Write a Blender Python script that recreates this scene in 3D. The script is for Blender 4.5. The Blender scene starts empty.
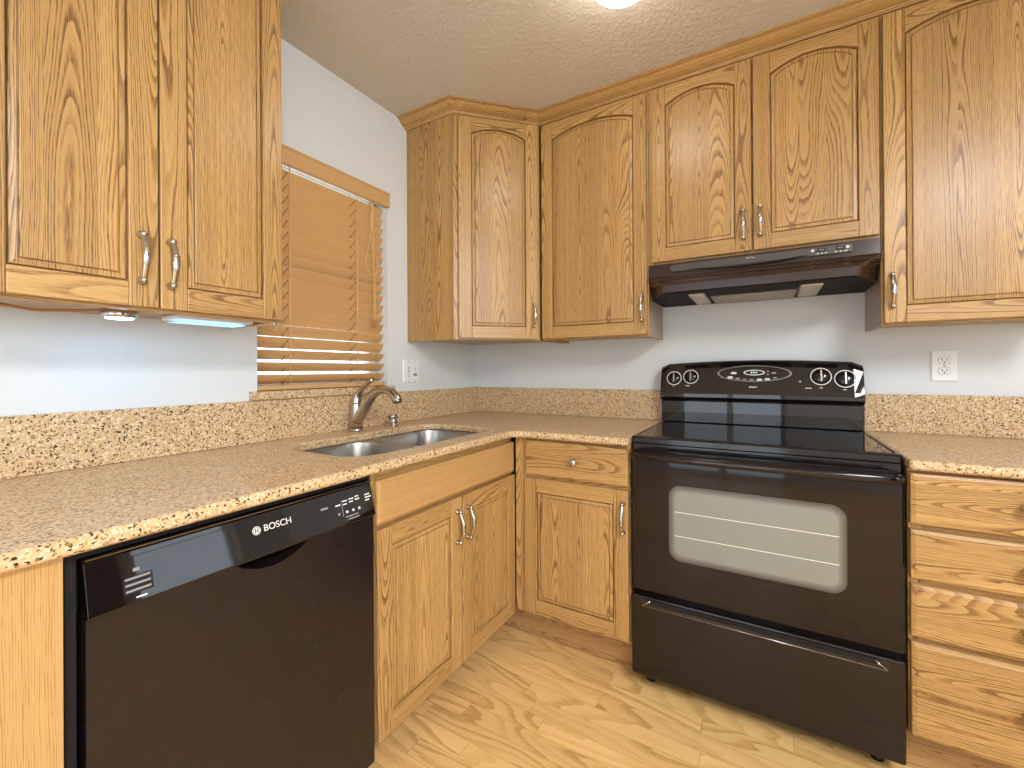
import bpy, bmesh, math, random
from mathutils import Vector, Matrix
random.seed(7)
sc = bpy.context.scene
PI = math.pi

# ---------------------------------------------------------------- camera
FPX = 433.18
cam_d = bpy.data.cameras.new('camera')
cam = bpy.data.objects.new('camera', cam_d)
sc.collection.objects.link(cam)
cam_d.sensor_fit = 'HORIZONTAL'
cam_d.sensor_width = 36.0
cam_d.lens = FPX * 36.0 / 1024.0
cam_d.shift_y = -14.38 / 1024.0
cam_d.clip_start = 0.02
ya, pi_, ro = math.radians(30.4897), math.radians(0.0736), math.radians(-0.3273)
fw = Vector((-math.sin(ya) * math.cos(pi_), math.cos(ya) * math.cos(pi_), math.sin(pi_)))
rt = Vector((math.cos(ya), math.sin(ya), 0))
up = rt.cross(fw)
rt2 = rt * math.cos(ro) + up * math.sin(ro)
up2 = -rt * math.sin(ro) + up * math.cos(ro)
M = Matrix.Identity(4)
for i in range(3):
    M[i][0], M[i][1], M[i][2] = rt2[i], up2[i], -fw[i]
M.translation = Vector((1.5675, -2.2237, 1.1652))
cam.matrix_world = M
sc.camera = cam

# ---------------------------------------------------------------- world, daylight, exposure
w = bpy.data.worlds.new('daylight_sky')
sc.world = w
w.use_nodes = True
bg = w.node_tree.nodes['Background']
bg.inputs[0].default_value = (0.80, 0.90, 1.0, 1)
bg.inputs[1].default_value = 3.6

def area(name, loc, direction, sx, sy, power, color):
    l = bpy.data.lights.new(name, 'AREA')
    l.shape = 'RECTANGLE'; l.size = sx; l.size_y = sy
    l.energy = power; l.color = color
    o = bpy.data.objects.new(name, l)
    sc.collection.objects.link(o)
    o.location = loc
    o.rotation_euler = Vector(direction).to_track_quat('-Z', 'Y').to_euler()
    return o
# added fill lamp outside an unseen window in the right wall
area('added_side_fill', (3.60, -3.0, 1.4), (-1, 0, 0), 1.25, 1.15, 34, (0.90, 0.95, 1.0))
# added overhead fill lamp without a fixture, out of view behind the camera
area('added_overhead_fill', (2.75, -2.75, 2.40), (0, 0, -1), 0.6, 1.3, 84, (0.93, 0.97, 1.0))

vs = sc.view_settings
vs.view_transform = 'Standard'
vs.look = 'None'
vs.gamma = 1.0
vs.exposure = 0.18
vs.use_curve_mapping = False

# ---------------------------------------------------------------- constants (metres)
LAMP_XY = (1.20, -0.935)
ZC = 0.914          # worktop height
D = 0.656           # worktop front edge
CEIL = 2.4194
TB = 0.018          # backsplash thickness
ZB = 1.0625         # backsplash top
UF = 0.2957         # upper cabinet face
UB = 1.311          # upper cabinet bottom
BF = 0.612          # base cabinet face
DT = 0.02           # door thickness

# ---------------------------------------------------------------- node helpers
class NT:
    def __init__(self, name):
        self.m = bpy.data.materials.new(name)
        self.m.use_nodes = True
        self.t = self.m.node_tree
        self.t.nodes.clear()
        self.out = self.t.nodes.new('ShaderNodeOutputMaterial')
    def n(self, typ, ins=None, **kw):
        nd = self.t.nodes.new(typ)
        for k, v in kw.items():
            setattr(nd, k, v)
        for k, v in (ins or {}).items():
            if isinstance(v, bpy.types.NodeSocket):
                self.t.links.new(v, nd.inputs[k])
            else:
                nd.inputs[k].default_value = v
        return nd
    def math(self, op, a, b=None, c=None):
        ins = {0: a}
        if b is not None: ins[1] = b
        if c is not None: ins[2] = c
        return self.n('ShaderNodeMath', ins, operation=op).outputs[0]
    def xyz(self, v):
        s = self.n('ShaderNodeSeparateXYZ', {0: v})
        return s.outputs[0], s.outputs[1], s.outputs[2]
    def comb(self, x, y, z):
        return self.n('ShaderNodeCombineXYZ', {0: x, 1: y, 2: z}).outputs[0]
    def ramp(self, fac, stops, interp='LINEAR'):
        r = self.n('ShaderNodeValToRGB', {0: fac})
        cr = r.color_ramp
        cr.interpolation = interp
        while len(cr.elements) < len(stops):
            cr.elements.new(0.5)
        for e, (p, c) in zip(cr.elements, stops):
            e.position = p
            e.color = (c[0], c[1], c[2], 1) if not isinstance(c, (int, float)) else (c, c, c, 1)
        return r.outputs[0]
    def mix(self, fac, a, b, blend='MIX'):
        x = self.n('ShaderNodeMix', data_type='RGBA', blend_type=blend)
        for sock, v in ((x.inputs[0], fac), (x.inputs[6], a), (x.inputs[7], b)):
            if isinstance(v, bpy.types.NodeSocket):
                self.t.links.new(v, sock)
            else:
                sock.default_value = v if isinstance(v, (int, float)) else (v[0], v[1], v[2], 1)
        return x.outputs[2]
    def bsdf(self, color, rough=0.5, metal=0.0, spec=0.5, coat=0.0, coat_rough=0.1, normal=None, **kw):
        b = self.n('ShaderNodeBsdfPrincipled')
        def put(k, v):
            if isinstance(v, bpy.types.NodeSocket):
                self.t.links.new(v, b.inputs[k])
            elif isinstance(v, (tuple, list)):
                b.inputs[k].default_value = (v[0], v[1], v[2], 1)
            else:
                b.inputs[k].default_value = v
        put('Base Color', color); put('Roughness', rough); put('Metallic', metal)
        put('Specular IOR Level', spec); put('Coat Weight', coat); put('Coat Roughness', coat_rough)
        if normal is not None: put('Normal', normal)
        for k, v in kw.items(): put(k, v)
        self.t.links.new(b.outputs[0], self.out.inputs[0])
        return self.m
    def bump(self, h, strength=0.2, dist=0.002):
        return self.n('ShaderNodeBump', {'Strength': strength, 'Distance': dist, 'Height': h}).outputs[0]

def srgb(r, g, b):
    f = lambda c: ((c / 255 + 0.055) / 1.055) ** 2.4 if c > 10.31 else c / 255 / 12.92
    return (f(r), f(g), f(b))

def wood_nodes(N, gx, gy, gz, bw, light, mid, dark, seed=None, ring=330.0, board_tone=0.20, wav=1.0, cxa=0.085):
    """solid wood: growth rings cut by the board, pores, board to board variation. gz runs along the grain."""
    if bw:
        q = N.math('DIVIDE', gx, bw)
        idx = N.math('FLOOR', q)
        lx = N.math('MULTIPLY', N.math('SUBTRACT', N.math('SUBTRACT', q, idx), 0.5), bw)
    else:
        idx, lx = seed, gx
    oy = N.math('FLOOR', N.math('ADD', N.math('DIVIDE', gy, 5.0), 0.5))
    wn = N.n('ShaderNodeTexWhiteNoise', {'Vector': N.comb(idx, oy, 0.0)}, noise_dimensions='3D')
    r1, r2, r3 = N.xyz(wn.outputs['Color'])
    fy = N.math('SUBTRACT', gy, N.math('MULTIPLY', oy, 5.0))
    off = N.math('MULTIPLY', r1, 37.0)
    nz = N.n('ShaderNodeTexNoise', {'Vector': N.comb(N.math('MULTIPLY', gx, 9.0), N.math('ADD', fy, off), N.math('MULTIPLY', gz, 1.7)), 'Scale': 1.0, 'Detail': 1.0}).outputs[0]
    nz2 = N.n('ShaderNodeTexNoise', {'Vector': N.comb(N.math('MULTIPLY', gx, 60.0), N.math('ADD', fy, off), N.math('MULTIPLY', gz, 7.0)), 'Scale': 1.0, 'Detail': 2.5}).outputs[0]
    slope = N.math('MULTIPLY', N.math('SUBTRACT', r2, 0.5), 0.085 * wav)
    y0 = N.math('ADD', N.math('MULTIPLY', r3, 0.05), N.math('MULTIPLY', gz, slope))
    y0 = N.math('ADD', y0, N.math('MULTIPLY', N.math('SUBTRACT', nz, 0.5), 0.042 * wav))
    y0 = N.math('ADD', N.math('ADD', y0, 0.020), N.math('MULTIPLY', fy, 0.3))
    cx = N.math('ADD', lx, N.math('MULTIPLY', N.math('SUBTRACT', r1, 0.5), cxa))
    cx = N.math('ADD', cx, N.math('MULTIPLY', N.math('SUBTRACT', nz2, 0.5), 0.006))
    rr = N.math('SQRT', N.math('ADD', N.math('MULTIPLY', cx, cx), N.math('MULTIPLY', y0, y0)))
    t = N.math('ADD', N.math('MULTIPLY', rr, ring), N.math('MULTIPLY', nz2, 0.35))
    fr = N.math('FRACT', t)
    wn2 = N.n('ShaderNodeTexWhiteNoise', {'W': N.math('FLOOR', t)}, noise_dimensions='1D').outputs[0]
    ringv = N.ramp(fr, [(0.0, 0.15), (0.06, 1.0), (0.30, 0.80), (0.52, 0.22), (1.0, 0.0)])
    ringv = N.math('MULTIPLY', ringv, N.math('ADD', N.math('MULTIPLY', wn2, 0.75), 0.35))
    # pores: fine short dashes, mostly in the dark rings
    pv = N.comb(N.math('MULTIPLY', gx, 1100.0), N.math('MULTIPLY', fy, 1100.0), N.math('MULTIPLY', gz, 28.0))
    pn = N.n('ShaderNodeTexNoise', {'Vector': pv, 'Scale': 1.0, 'Detail': 2.0}).outputs[0]
    pore = N.ramp(pn, [(0.42, 1.0), (0.55, 0.0)])
    fac = N.math('ADD', N.math('MULTIPLY', ringv, 0.62), N.math('MULTIPLY', pore, N.math('ADD', N.math('MULTIPLY', ringv, 0.55), 0.17)))
    fac = N.math('MINIMUM', fac, 1.0)
    col = N.ramp(fac, [(0.0, light), (0.45, mid), (1.0, dark)])
    tone = N.math('ADD', N.math('MULTIPLY', r3, board_tone), 1.0 - board_tone * 0.55)
    col = N.mix(1.0, col, N.comb(tone, N.math('POWER', tone, 1.12), N.math('POWER', tone, 1.25)), 'MULTIPLY')
    return col, fac

def oak(name, light, mid, dark, bw=0.082, rough=0.36):
    N = NT(name)
    a = N.n('ShaderNodeAttribute', attribute_name='grain')
    gx, gy, gz = N.xyz(a.outputs['Vector'])
    col, fac = wood_nodes(N, gx, gy, gz, bw, light, mid, dark)
    nrm = N.bump(N.math('SUBTRACT', 1.0, fac), 0.12, 0.0006)
    return N.bsdf(col, rough, normal=nrm, spec=0.45, coat=0.15, coat_rough=0.25)

def floor_mat():
    N = NT('oak_laminate')
    tc = N.n('ShaderNodeTexCoord')
    x, y, z = N.xyz(tc.outputs['Object'])
    RW, L = 0.066, 0.58
    q = N.math('DIVIDE', y, RW)
    row = N.math('FLOOR', q)
    ws = N.n('ShaderNodeTexWhiteNoise', {'W': row}, noise_dimensions='1D').outputs[0]
    qx = N.math('DIVIDE', N.math('ADD', x, N.math('MULTIPLY', ws, 5.0)), L)
    cl = N.math('FLOOR', qx)
    sd = N.math('ADD', N.math('MULTIPLY', row, 17.3), N.math('MULTIPLY', cl, 3.7))
    ly = N.math('MULTIPLY', N.math('SUBTRACT', N.math('SUBTRACT', q, row), 0.5), RW)
    col, fac = wood_nodes(N, ly, 0.0, N.math('ADD', x, N.math('MULTIPLY', sd, 1.37)), None, srgb(238, 198, 134), srgb(226, 182, 116), srgb(194, 147, 86), seed=sd, ring=460, board_tone=0.16, wav=0.35, cxa=0.24)
    # joints
    e1 = N.math('ABSOLUTE', N.math('SUBTRACT', N.math('FRACT', q), 0.5))
    e2 = N.math('ABSOLUTE', N.math('SUBTRACT', N.math('FRACT', qx), 0.5))
    j = N.math('MAXIMUM', N.math('GREATER_THAN', e1, 0.488), N.math('GREATER_THAN', e2, 0.4985))
    col = N.mix(N.math('MULTIPLY', j, 0.45), col, srgb(120, 82, 44))
    nrm = N.bump(N.math('MULTIPLY', j, -1.0), 0.3, 0.001)
    return N.bsdf(col, 0.30, normal=nrm, spec=0.4)

def granite():
    N = NT('speckled_quartz')
    tc = N.n('ShaderNodeTexCoord')
    P = tc.outputs['Object']
    jit = N.n('ShaderNodeTexNoise', {'Vector': P, 'Scale': 260.0, 'Detail': 2.0}).outputs['Color']
    off = N.n('ShaderNodeVectorMath', {0: jit, 3: 0.007}, operation='SCALE').outputs[0]
    P2 = N.n('ShaderNodeVectorMath', {0: P, 1: off}, operation='ADD').outputs[0]
    v1 = N.n('ShaderNodeTexVoronoi', {'Vector': P2, 'Scale': 190.0})
    c1 = N.xyz(v1.outputs['Color'])
    v2 = N.n('ShaderNodeTexVoronoi', {'Vector': P2, 'Scale': 290.0})
    c2 = N.xyz(v2.outputs['Color'])
    base = N.ramp(c1[0], [(0.0, srgb(208, 175, 132)), (0.4, srgb(216, 184, 142)), (0.7, srgb(203, 168, 122)), (0.9, srgb(228, 204, 168))], 'CONSTANT')
    col = N.mix(N.math('LESS_THAN', c2[2], 0.10), base, srgb(142, 102, 64))
    col = N.mix(N.math('LESS_THAN', c2[0], 0.085), col, srgb(52, 38, 32))
    col = N.mix(N.math('GREATER_THAN', c2[1], 0.93), col, srgb(234, 214, 184))
    return N.bsdf(col, 0.28, spec=0.35)

def paint(name, color, scale, strength, dist, rough=0.7, knock=False):
    N = NT(name)
    tc = N.n('ShaderNodeTexCoord')
    if knock:
        a = N.n('ShaderNodeTexNoise', {'Vector': tc.outputs['Object'], 'Scale': scale, 'Detail': 5.0, 'Roughness': 0.6, 'Distortion': 0.6}).outputs[0]
        h = N.ramp(a, [(0.40, 0.0), (0.52, 0.8), (0.60, 1.0)])
    else:
        h = N.n('ShaderNodeTexNoise', {'Vector': tc.outputs['Object'], 'Scale': scale, 'Detail': 3.0}).outputs[0]
    return N.bsdf(color, rough, normal=N.bump(h, strength, dist), spec=0.3)

def plain(name, color, rough=0.5, metal=0.0, **kw):
    N = NT(name)
    return N.bsdf(color, rough, metal, **kw)

def streaked(name, color, rough=0.25, metal=1.0, scale=(4, 4, 300), var=0.12):
    """brushed metal"""
    N = NT(name)
    tc = N.n('ShaderNodeTexCoord')
    mp = N.n('ShaderNodeMapping', {0: tc.outputs['Object'], 'Scale': scale})
    nz = N.n('ShaderNodeTexNoise', {'Vector': mp.outputs[0], 'Scale': 1.0, 'Detail': 3.0}).outputs[0]
    r = N.math('ADD', N.math('MULTIPLY', nz, var), rough - var / 2)
    return N.bsdf(color, r, metal)

def smudged_black(name, color, r0, r1, scale, spec=0.5):
    N = NT(name)
    tc = N.n('ShaderNodeTexCoord')
    nz = N.n('ShaderNodeTexNoise', {'Vector': tc.outputs['Object'], 'Scale': scale, 'Detail': 4.0}).outputs[0]
    r = N.math('ADD', N.math('MULTIPLY', nz, r1 - r0), r0)
    return N.bsdf(color, r, spec=spec)

def emit(name, color, strength):
    N = NT(name)
    e = N.n('ShaderNodeEmission', {0: (color[0], color[1], color[2], 1), 1: strength})
    N.t.links.new(e.outputs[0], N.out.inputs[0])
    return N.m

def glass(name):
    N = NT(name)
    tr = N.n('ShaderNodeBsdfTransparent', {0: (0.96, 0.98, 0.98, 1)})
    gl = N.n('ShaderNodeBsdfGlossy', {0: (1, 1, 1, 1), 1: 0.02})
    fr = N.n('ShaderNodeFresnel', {0: 1.45})
    mx = N.n('ShaderNodeMixShader', {0: fr.outputs[0], 1: tr.outputs[0], 2: gl.outputs[0]})
    N.t.links.new(mx.outputs[0], N.out.inputs[0])
    return N.m

OAK = oak('honey_oak', srgb(199, 159, 101), srgb(172, 130, 75), srgb(110, 74, 36))
OAK_RED = plain('red_oak_laminate', srgb(176, 120, 70), 0.5)
PLAIN_OAK = oak('plain_oak_veneer', srgb(194, 152, 98), srgb(186, 143, 88), srgb(160, 116, 66), bw=0.6)
TOE = oak('reddish_oak_toe_board', srgb(186, 146, 98), srgb(168, 126, 80), srgb(124, 86, 52))
LAMIN = plain('mauve_tan_laminate', srgb(186, 164, 150), 0.45)
GRAN = granite()
WALL = paint('pale_blue_grey_paint', srgb(220, 223, 224), 90.0, 0.25, 0.002)
CEILM = paint('knockdown_ceiling_paint', srgb(212, 203, 192), 48.0, 0.5, 0.004, knock=True)
FLOORM = floor_mat()
WHITE = plain('white_plastic', srgb(238, 238, 236), 0.35)
WHITEP = plain('white_frame_paint', srgb(236, 238, 240), 0.4)
DARKSLOT = plain('dark_slot', srgb(30, 28, 28), 0.6)
BLACK = smudged_black('black_enamel', srgb(25, 18, 18), 0.08, 0.18, 9.0)
BLACKG = plain('black_glass', srgb(22, 16, 15), 0.03, spec=0.6)
BLACKD = plain('black_oven_glass', srgb(26, 18, 18), 0.05, spec=0.38)
BLACKM = smudged_black('black_door_panel', srgb(28, 21, 22), 0.16, 0.40, 5.0, 0.5)
BLACKR = plain('black_rubber', srgb(14, 13, 13), 0.5)
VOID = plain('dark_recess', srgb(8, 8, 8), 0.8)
OVENB = plain('grey_oven_glass_border', srgb(80, 76, 72), 0.2, spec=0.6)
RACK = plain('oven_rack_chrome', srgb(225, 226, 215), 0.3)
NICKEL = streaked('brushed_nickel', srgb(196, 190, 182), 0.20)
PEWTER = plain('dark_pewter', srgb(150, 138, 124), 0.22, 1.0)
STEEL = streaked('stainless_steel', srgb(168, 164, 158), 0.30, scale=(6, 6, 40), var=0.06)
CHROME = plain('chrome', srgb(205, 205, 205), 0.1, 1.0)
BLINDM = plain('tan_faux_wood', srgb(206, 163, 110), 0.4)
CORDM = plain('tan_cord', srgb(226, 190, 140), 0.8)
PRINT = plain('white_print', srgb(228, 226, 220), 0.5)
PRINTG = plain('grey_print', srgb(140, 136, 132), 0.5)
LENS = plain('lamp_lens', srgb(196, 186, 172), 0.25)
MESHM = plain('aluminium_filter', srgb(150, 140, 126), 0.35, 0.8)
LAMPM = emit('lamp_glass', (1.0, 0.94, 0.85), 14.0)
GLASS = glass('window_glass')
LEDM = emit('cool_led', (0.13, 0.52, 1.0), 30.0)
LEDS = emit('cool_led_strip', (0.40, 0.70, 1.0), 1.5)
LCD = emit('clock_digits', (0.75, 0.95, 0.85), 0.9)

# ---------------------------------------------------------------- mesh builder
class MB:
    def __init__(self):
        self.v = []; self.f = []; self.g = []; self.s = []
    def add(self, verts, faces, grain='z', center=None, smooth=False, seed=None, boards=False):
        n = len(self.v)
        vs_ = [Vector(p) for p in verts]
        if center is None:
            lo = Vector([min(p[i] for p in vs_) for i in range(3)]); hi = Vector([max(p[i] for p in vs_) for i in range(3)])
            center = (lo + hi) / 2
        k = random.randint(-400, 400) if seed is None else seed
        off = Vector(((k + 0.5) * 0.082, random.randint(-60, 60) * 5.0 if seed is None else seed * 5.0, random.uniform(-3, 3)))
        for p in vs_:
            q = p - center
            if grain == 'z': g = (q.x if abs_dim(vs_, 0) >= abs_dim(vs_, 1) else q.y, q.y if abs_dim(vs_, 0) >= abs_dim(vs_, 1) else q.x, q.z)
            elif grain == 'x': g = (q.z if abs_dim(vs_, 2) >= abs_dim(vs_, 1) else q.y, q.y if abs_dim(vs_, 2) >= abs_dim(vs_, 1) else q.z, q.x)
            else: g = (q.z if abs_dim(vs_, 2) >= abs_dim(vs_, 0) else q.x, q.x if abs_dim(vs_, 2) >= abs_dim(vs_, 0) else q.z, q.y)
            self.g.append(Vector(g) + off)
        self.v += vs_
        for f in faces:
            self.f.append([i + n for i in f]); self.s.append(smooth)
        return self
    def box(self, x0, x1, y0, y1, z0, z1, grain='z', **k):
        if x0 > x1: x0, x1 = x1, x0
        if y0 > y1: y0, y1 = y1, y0
        if z0 > z1: z0, z1 = z1, z0
        vs_ = [(x, y, z) for z in (z0, z1) for y in (y0, y1) for x in (x0, x1)]
        return self.add(vs_, [(0, 2, 3, 1), (4, 5, 7, 6), (0, 1, 5, 4), (2, 6, 7, 3), (0, 4, 6, 2), (1, 3, 7, 5)], grain, **k)
    def prism(self, poly, a0, a1, axis='y', grain='z', smooth=False, **k):
        """poly in the two other axes (x,z for y; y,z for x; x,y for z)"""
        def P(p, a):
            return {'y': (p[0], a, p[1]), 'x': (a, p[0], p[1]), 'z': (p[0], p[1], a)}[axis]
        n = len(poly)
        vs_ = [P(p, a0) for p in poly] + [P(p, a1) for p in poly]
        fs = [list(range(n))[::-1], list(range(n, 2 * n))] + [(i, (i + 1) % n, (i + 1) % n + n, i + n) for i in range(n)]
        return self.add(vs_, fs, grain, smooth=False, **k)
    def loops(self, ls, cap0=True, cap1=True, grain='z', smooth=False, closed=True, **k):
        n = len(ls[0]); vs_ = [p for l in ls for p in l]; fs = []
        for a in range(len(ls) - 1):
            for i in range(n if closed else n - 1):
                j = (i + 1) % n
                fs.append((a * n + i, a * n + j, (a + 1) * n + j, (a + 1) * n + i))
        if cap0: fs.append(list(range(n))[::-1])
        if cap1: fs.append([(len(ls) - 1) * n + i for i in range(n)])
        return self.add(vs_, fs, grain, smooth=smooth, **k)
    def lathe(self, prof, origin=(0, 0, 0), axis=(0, 0, 1), seg=24, smooth=True, **k):
        """prof: (radius, along axis)"""
        q = Vector((0, 0, 1)).rotation_difference(Vector(axis).normalized())
        o = Vector(origin); ls = []
        for r, h in prof:
            ls.append([o + q @ Vector((max(r, 1e-5) * math.cos(2 * PI * i / seg), max(r, 1e-5) * math.sin(2 * PI * i / seg), h)) for i in range(seg)])
        return self.loops(ls, smooth=smooth, **k)
    def tube(self, pts, radii, seg=10, smooth=True, flat=1.0, side=None, **k):
        pts = [Vector(p) for p in pts]
        if isinstance(radii, (int, float)): radii = [radii] * len(pts)
        ls = []; prev = None
        for i, p in enumerate(pts):
            t = (pts[min(i + 1, len(pts) - 1)] - pts[max(i - 1, 0)]).normalized()
            if prev is None:
                a = Vector(side) if side else (Vector((0, 0, 1)) if abs(t.z) < 0.9 else Vector((1, 0, 0)))
                u = (a - t * a.dot(t)).normalized()
            else:
                u = (prev - t * prev.dot(t)).normalized()
            prev = u; v = t.cross(u)
            ls.append([p + (u * math.cos(2 * PI * j / seg) + v * (math.sin(2 * PI * j / seg) * flat)) * radii[i] for j in range(seg)])
        return self.loops(ls, smooth=smooth, **k)
    def obj(self, name, mat, parent=None, bevel=0.0, seg=2, world=True, recalc=True):
        me = bpy.data.meshes.new(name)
        vs_ = self.v
        if world and parent is not None:
            inv = world_matrix(parent).inverted()
            vs_ = [inv @ p for p in vs_]
        me.from_pydata(vs_, [], self.f)
        for pl, s in zip(me.polygons, self.s): pl.use_smooth = s
        at = me.attributes.new('grain', 'FLOAT_VECTOR', 'POINT')
        for i, g in enumerate(self.g): at.data[i].vector = g
        if recalc:
            bm = bmesh.new(); bm.from_mesh(me)
            bmesh.ops.recalc_face_normals(bm, faces=bm.faces)
            bm.to_mesh(me); bm.free()
        me.materials.append(mat)
        o = bpy.data.objects.new(name, me)
        sc.collection.objects.link(o)
        if parent is not None: o.parent = parent
        if bevel:
            b = o.modifiers.new('edge', 'BEVEL'); b.width = bevel; b.segments = seg; b.limit_method = 'ANGLE'; b.angle_limit = math.radians(35)
        return o

def abs_dim(vs_, i):
    return max(p[i] for p in vs_) - min(p[i] for p in vs_)

def world_matrix(o):
    m = o.matrix_basis.copy()
    p = o.parent
    while p:
        m = p.matrix_basis @ m
        p = p.parent
    return m

def tag(o, label=None, cat=None, group=None, kind=None):
    if label: o['label'] = label
    if cat: o['category'] = cat
    if group: o['group'] = group
    if kind: o['kind'] = kind
    return o

def thing(name, label, cat, loc=(0, 0, 0), rz=0.0, group=None):
    o = bpy.data.objects.new(name, None)
    o.empty_display_size = 0.05
    sc.collection.objects.link(o)
    o.location = loc; o.rotation_euler = (0, 0, rz)
    return tag(o, label, cat, group)

def rrect(x0, x1, z0, z1, r, n=5):
    pts = []
    for cx, cz, a in ((x1 - r, z1 - r, 0), (x0 + r, z1 - r, 90), (x0 + r, z0 + r, 180), (x1 - r, z0 + r, 270)):
        for i in range(n + 1):
            t = math.radians(a + 90 * i / n)
            pts.append((cx + r * math.cos(t), cz + r * math.sin(t)))
    return pts

def bez(pts, n=16):
    """Catmull-Rom through points"""
    P = [Vector(p) for p in pts]; P = [P[0] * 2 - P[1]] + P + [P[-1] * 2 - P[-2]]
    out = []
    for i in range(1, len(P) - 2):
        for k in range(n):
            t = k / n
            a, b, c, d = P[i - 1], P[i], P[i + 1], P[i + 2]
            out.append(0.5 * ((2 * b) + (c - a) * t + (2 * a - 5 * b + 4 * c - d) * t * t + (3 * b - a - 3 * c + d) * t ** 3))
    out.append(P[-2])
    return out

def plate_with_hole(outer, hole, z0, z1):
    """flat slab between z0 and z1 with holes, returns MB. outer and holes are xy loops"""
    mb = MB()
    holes = hole
    bm = bmesh.new()
    edges = []
    for lp in [outer] + holes:
        vs_ = [bm.verts.new((p[0], p[1], z1)) for p in lp]
        for i in range(len(vs_)): edges.append(bm.edges.new((vs_[i], vs_[(i + 1) % len(vs_)])))
    r = bmesh.ops.triangle_fill(bm, edges=edges, use_beauty=True, use_dissolve=False)
    bm.verts.index_update()
    top = [tuple(v.co) for v in bm.verts]
    tris = [[v.index for v in f.verts] for f in bm.faces]
    bm.free()
    n = len(top)
    verts = top + [(p[0], p[1], z0) for p in top]
    faces = [t for t in tris] + [[i + n for i in t][::-1] for t in tris]
    base = 0
    for lp in [outer] + holes:
        m = len(lp)
        for i in range(m):
            j = (i + 1) % m
            faces.append((base + i, base + j, base + j + n, base + i + n))
        base += m
    mb.add(verts, faces, 'y')
    return mb

def text(s, size, loc, rot, mat, parent, name='lettering', extrude=0.0004, align='CENTER'):
    cu = bpy.data.curves.new(name, 'FONT')
    cu.body = s; cu.size = size; cu.extrude = extrude; cu.align_x = align; cu.align_y = 'CENTER'
    tmp = bpy.data.objects.new(name + '_tmp', cu)
    sc.collection.objects.link(tmp)
    dg = bpy.context.evaluated_depsgraph_get()
    me = bpy.data.meshes.new_from_object(tmp.evaluated_get(dg))
    bpy.data.objects.remove(tmp)
    me.name = name
    me.materials.clear(); me.materials.append(mat)
    m = Matrix.Translation(Vector(loc)) @ rot.to_4x4()
    if parent is not None: m = world_matrix(parent).inverted() @ m
    me.transform(m)
    o = bpy.data.objects.new(name, me)
    sc.collection.objects.link(o)
    o.parent = parent
    return o
FACE_X = Matrix(((0, 0, 1), (1, 0, 0), (0, 1, 0)))        # lettering on a face that looks to +x, reading towards +y
FACE_Y = Matrix(((1, 0, 0), (0, 0, -1), (0, 1, 0)))       # lettering on a face that looks to -y, reading towards +x

# ---------------------------------------------------------------- the room
RX, RY = 3.4, -4.2
WT = 0.14
WY0, WY1, WZ0, WZ1 = -1.353, -0.735, 1.0635, 2.012          # window_1 opening in the left wall

def structure(o): return tag(o, kind='structure')

mb = MB(); mb.box(-0.3, RX + 0.3, RY - 0.3, 0.2, -0.06, 0.0); structure(mb.obj('floor', FLOORM))
mb = MB(); mb.box(-0.3, RX + 0.3, RY - 0.3, 0.2, CEIL, CEIL + 0.06); structure(mb.obj('ceiling', CEILM))
mb = MB()
mb.box(-WT, 0, RY, WY0, 0, CEIL); mb.box(-WT, 0, WY1, 0.0, 0, CEIL)
mb.box(-WT, 0, WY0, WY1, 0, WZ0); mb.box(-WT, 0, WY0, WY1, WZ1, CEIL)
structure(mb.obj('wall_left', WALL))
mb = MB(); mb.box(-WT, RX + WT, 0, WT, 0, CEIL); structure(mb.obj('wall_back', WALL))
mb = MB()          # right wall with two openings, the rear one added to let light in
mb.box(RX, RX + WT, -2.35, -1.05, 0, CEIL); mb.box(RX, RX + WT, RY, -3.65, 0, CEIL); mb.box(RX, RX + WT, -3.65, -2.35, 0, 0.8); mb.box(RX, RX + WT, -3.65, -2.35, 2.0, CEIL); mb.box(RX, RX + WT, -0.40, 0, 0, CEIL)
mb.box(RX, RX + WT, -1.05, -0.40, 0, 0.95); mb.box(RX, RX + WT, -1.05, -0.40, 1.9, CEIL)
structure(mb.obj('wall_right', WALL))
mb = MB()          # wall behind the camera with the patio door
mb.box(-WT, 0.55, RY - WT, RY, 0, CEIL); mb.box(1.75, RX + WT, RY - WT, RY, 0, CEIL); mb.box(0.55, 1.75, RY - WT, RY, 2.2, CEIL)
structure(mb.obj('wall_front', WALL))

def window_frame(name, horiz, a0, a1, z0, z1, pos, mull=None):
    mb = MB(); t = 0.04
    def bx(p0, p1, q0, q1, d0=-0.025, d1=0.025):
        if horiz == 'y': mb.box(pos + d0, pos + d1, p0, p1, q0, q1)
        else: mb.box(p0, p1, pos + d0, pos + d1, q0, q1)
    bx(a0, a0 + t, z0, z1); bx(a1 - t, a1, z0, z1); bx(a0 + t, a1 - t, z0, z0 + t); bx(a0 + t, a1 - t, z1 - t, z1)
    if mull == 'h': bx(a0 + t, a1 - t, (z0 + z1) / 2 - 0.02, (z0 + z1) / 2 + 0.02)
    if mull == 'v': bx((a0 + a1) / 2 - 0.035, (a0 + a1) / 2 + 0.035, z0 + t, z1 - t)
    o = structure(mb.obj(name, WHITEP, bevel=0.003))
    mg = MB()
    if horiz == 'y': mg.box(pos - 0.003, pos + 0.003, a0 + t * 0.5, a1 - t * 0.5, z0 + t * 0.5, z1 - t * 0.5)
    else: mg.box(a0 + t * 0.5, a1 - t * 0.5, pos - 0.003, pos + 0.003, z0 + t * 0.5, z1 - t * 0.5)
    mg.obj('pane', GLASS, o)
    return o
window_frame('window_1', 'y', WY0, WY1, WZ0 + 0.031, WZ1, -0.105, 'h')
window_frame('window_2', 'y', -1.05, -0.40, 0.95, 1.9, RX + 0.08, 'h')
window_frame('added_window', 'y', -3.65, -2.35, 0.8, 2.0, RX + 0.08, 'h')  # unseen window, added as the way in for the side fill
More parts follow.
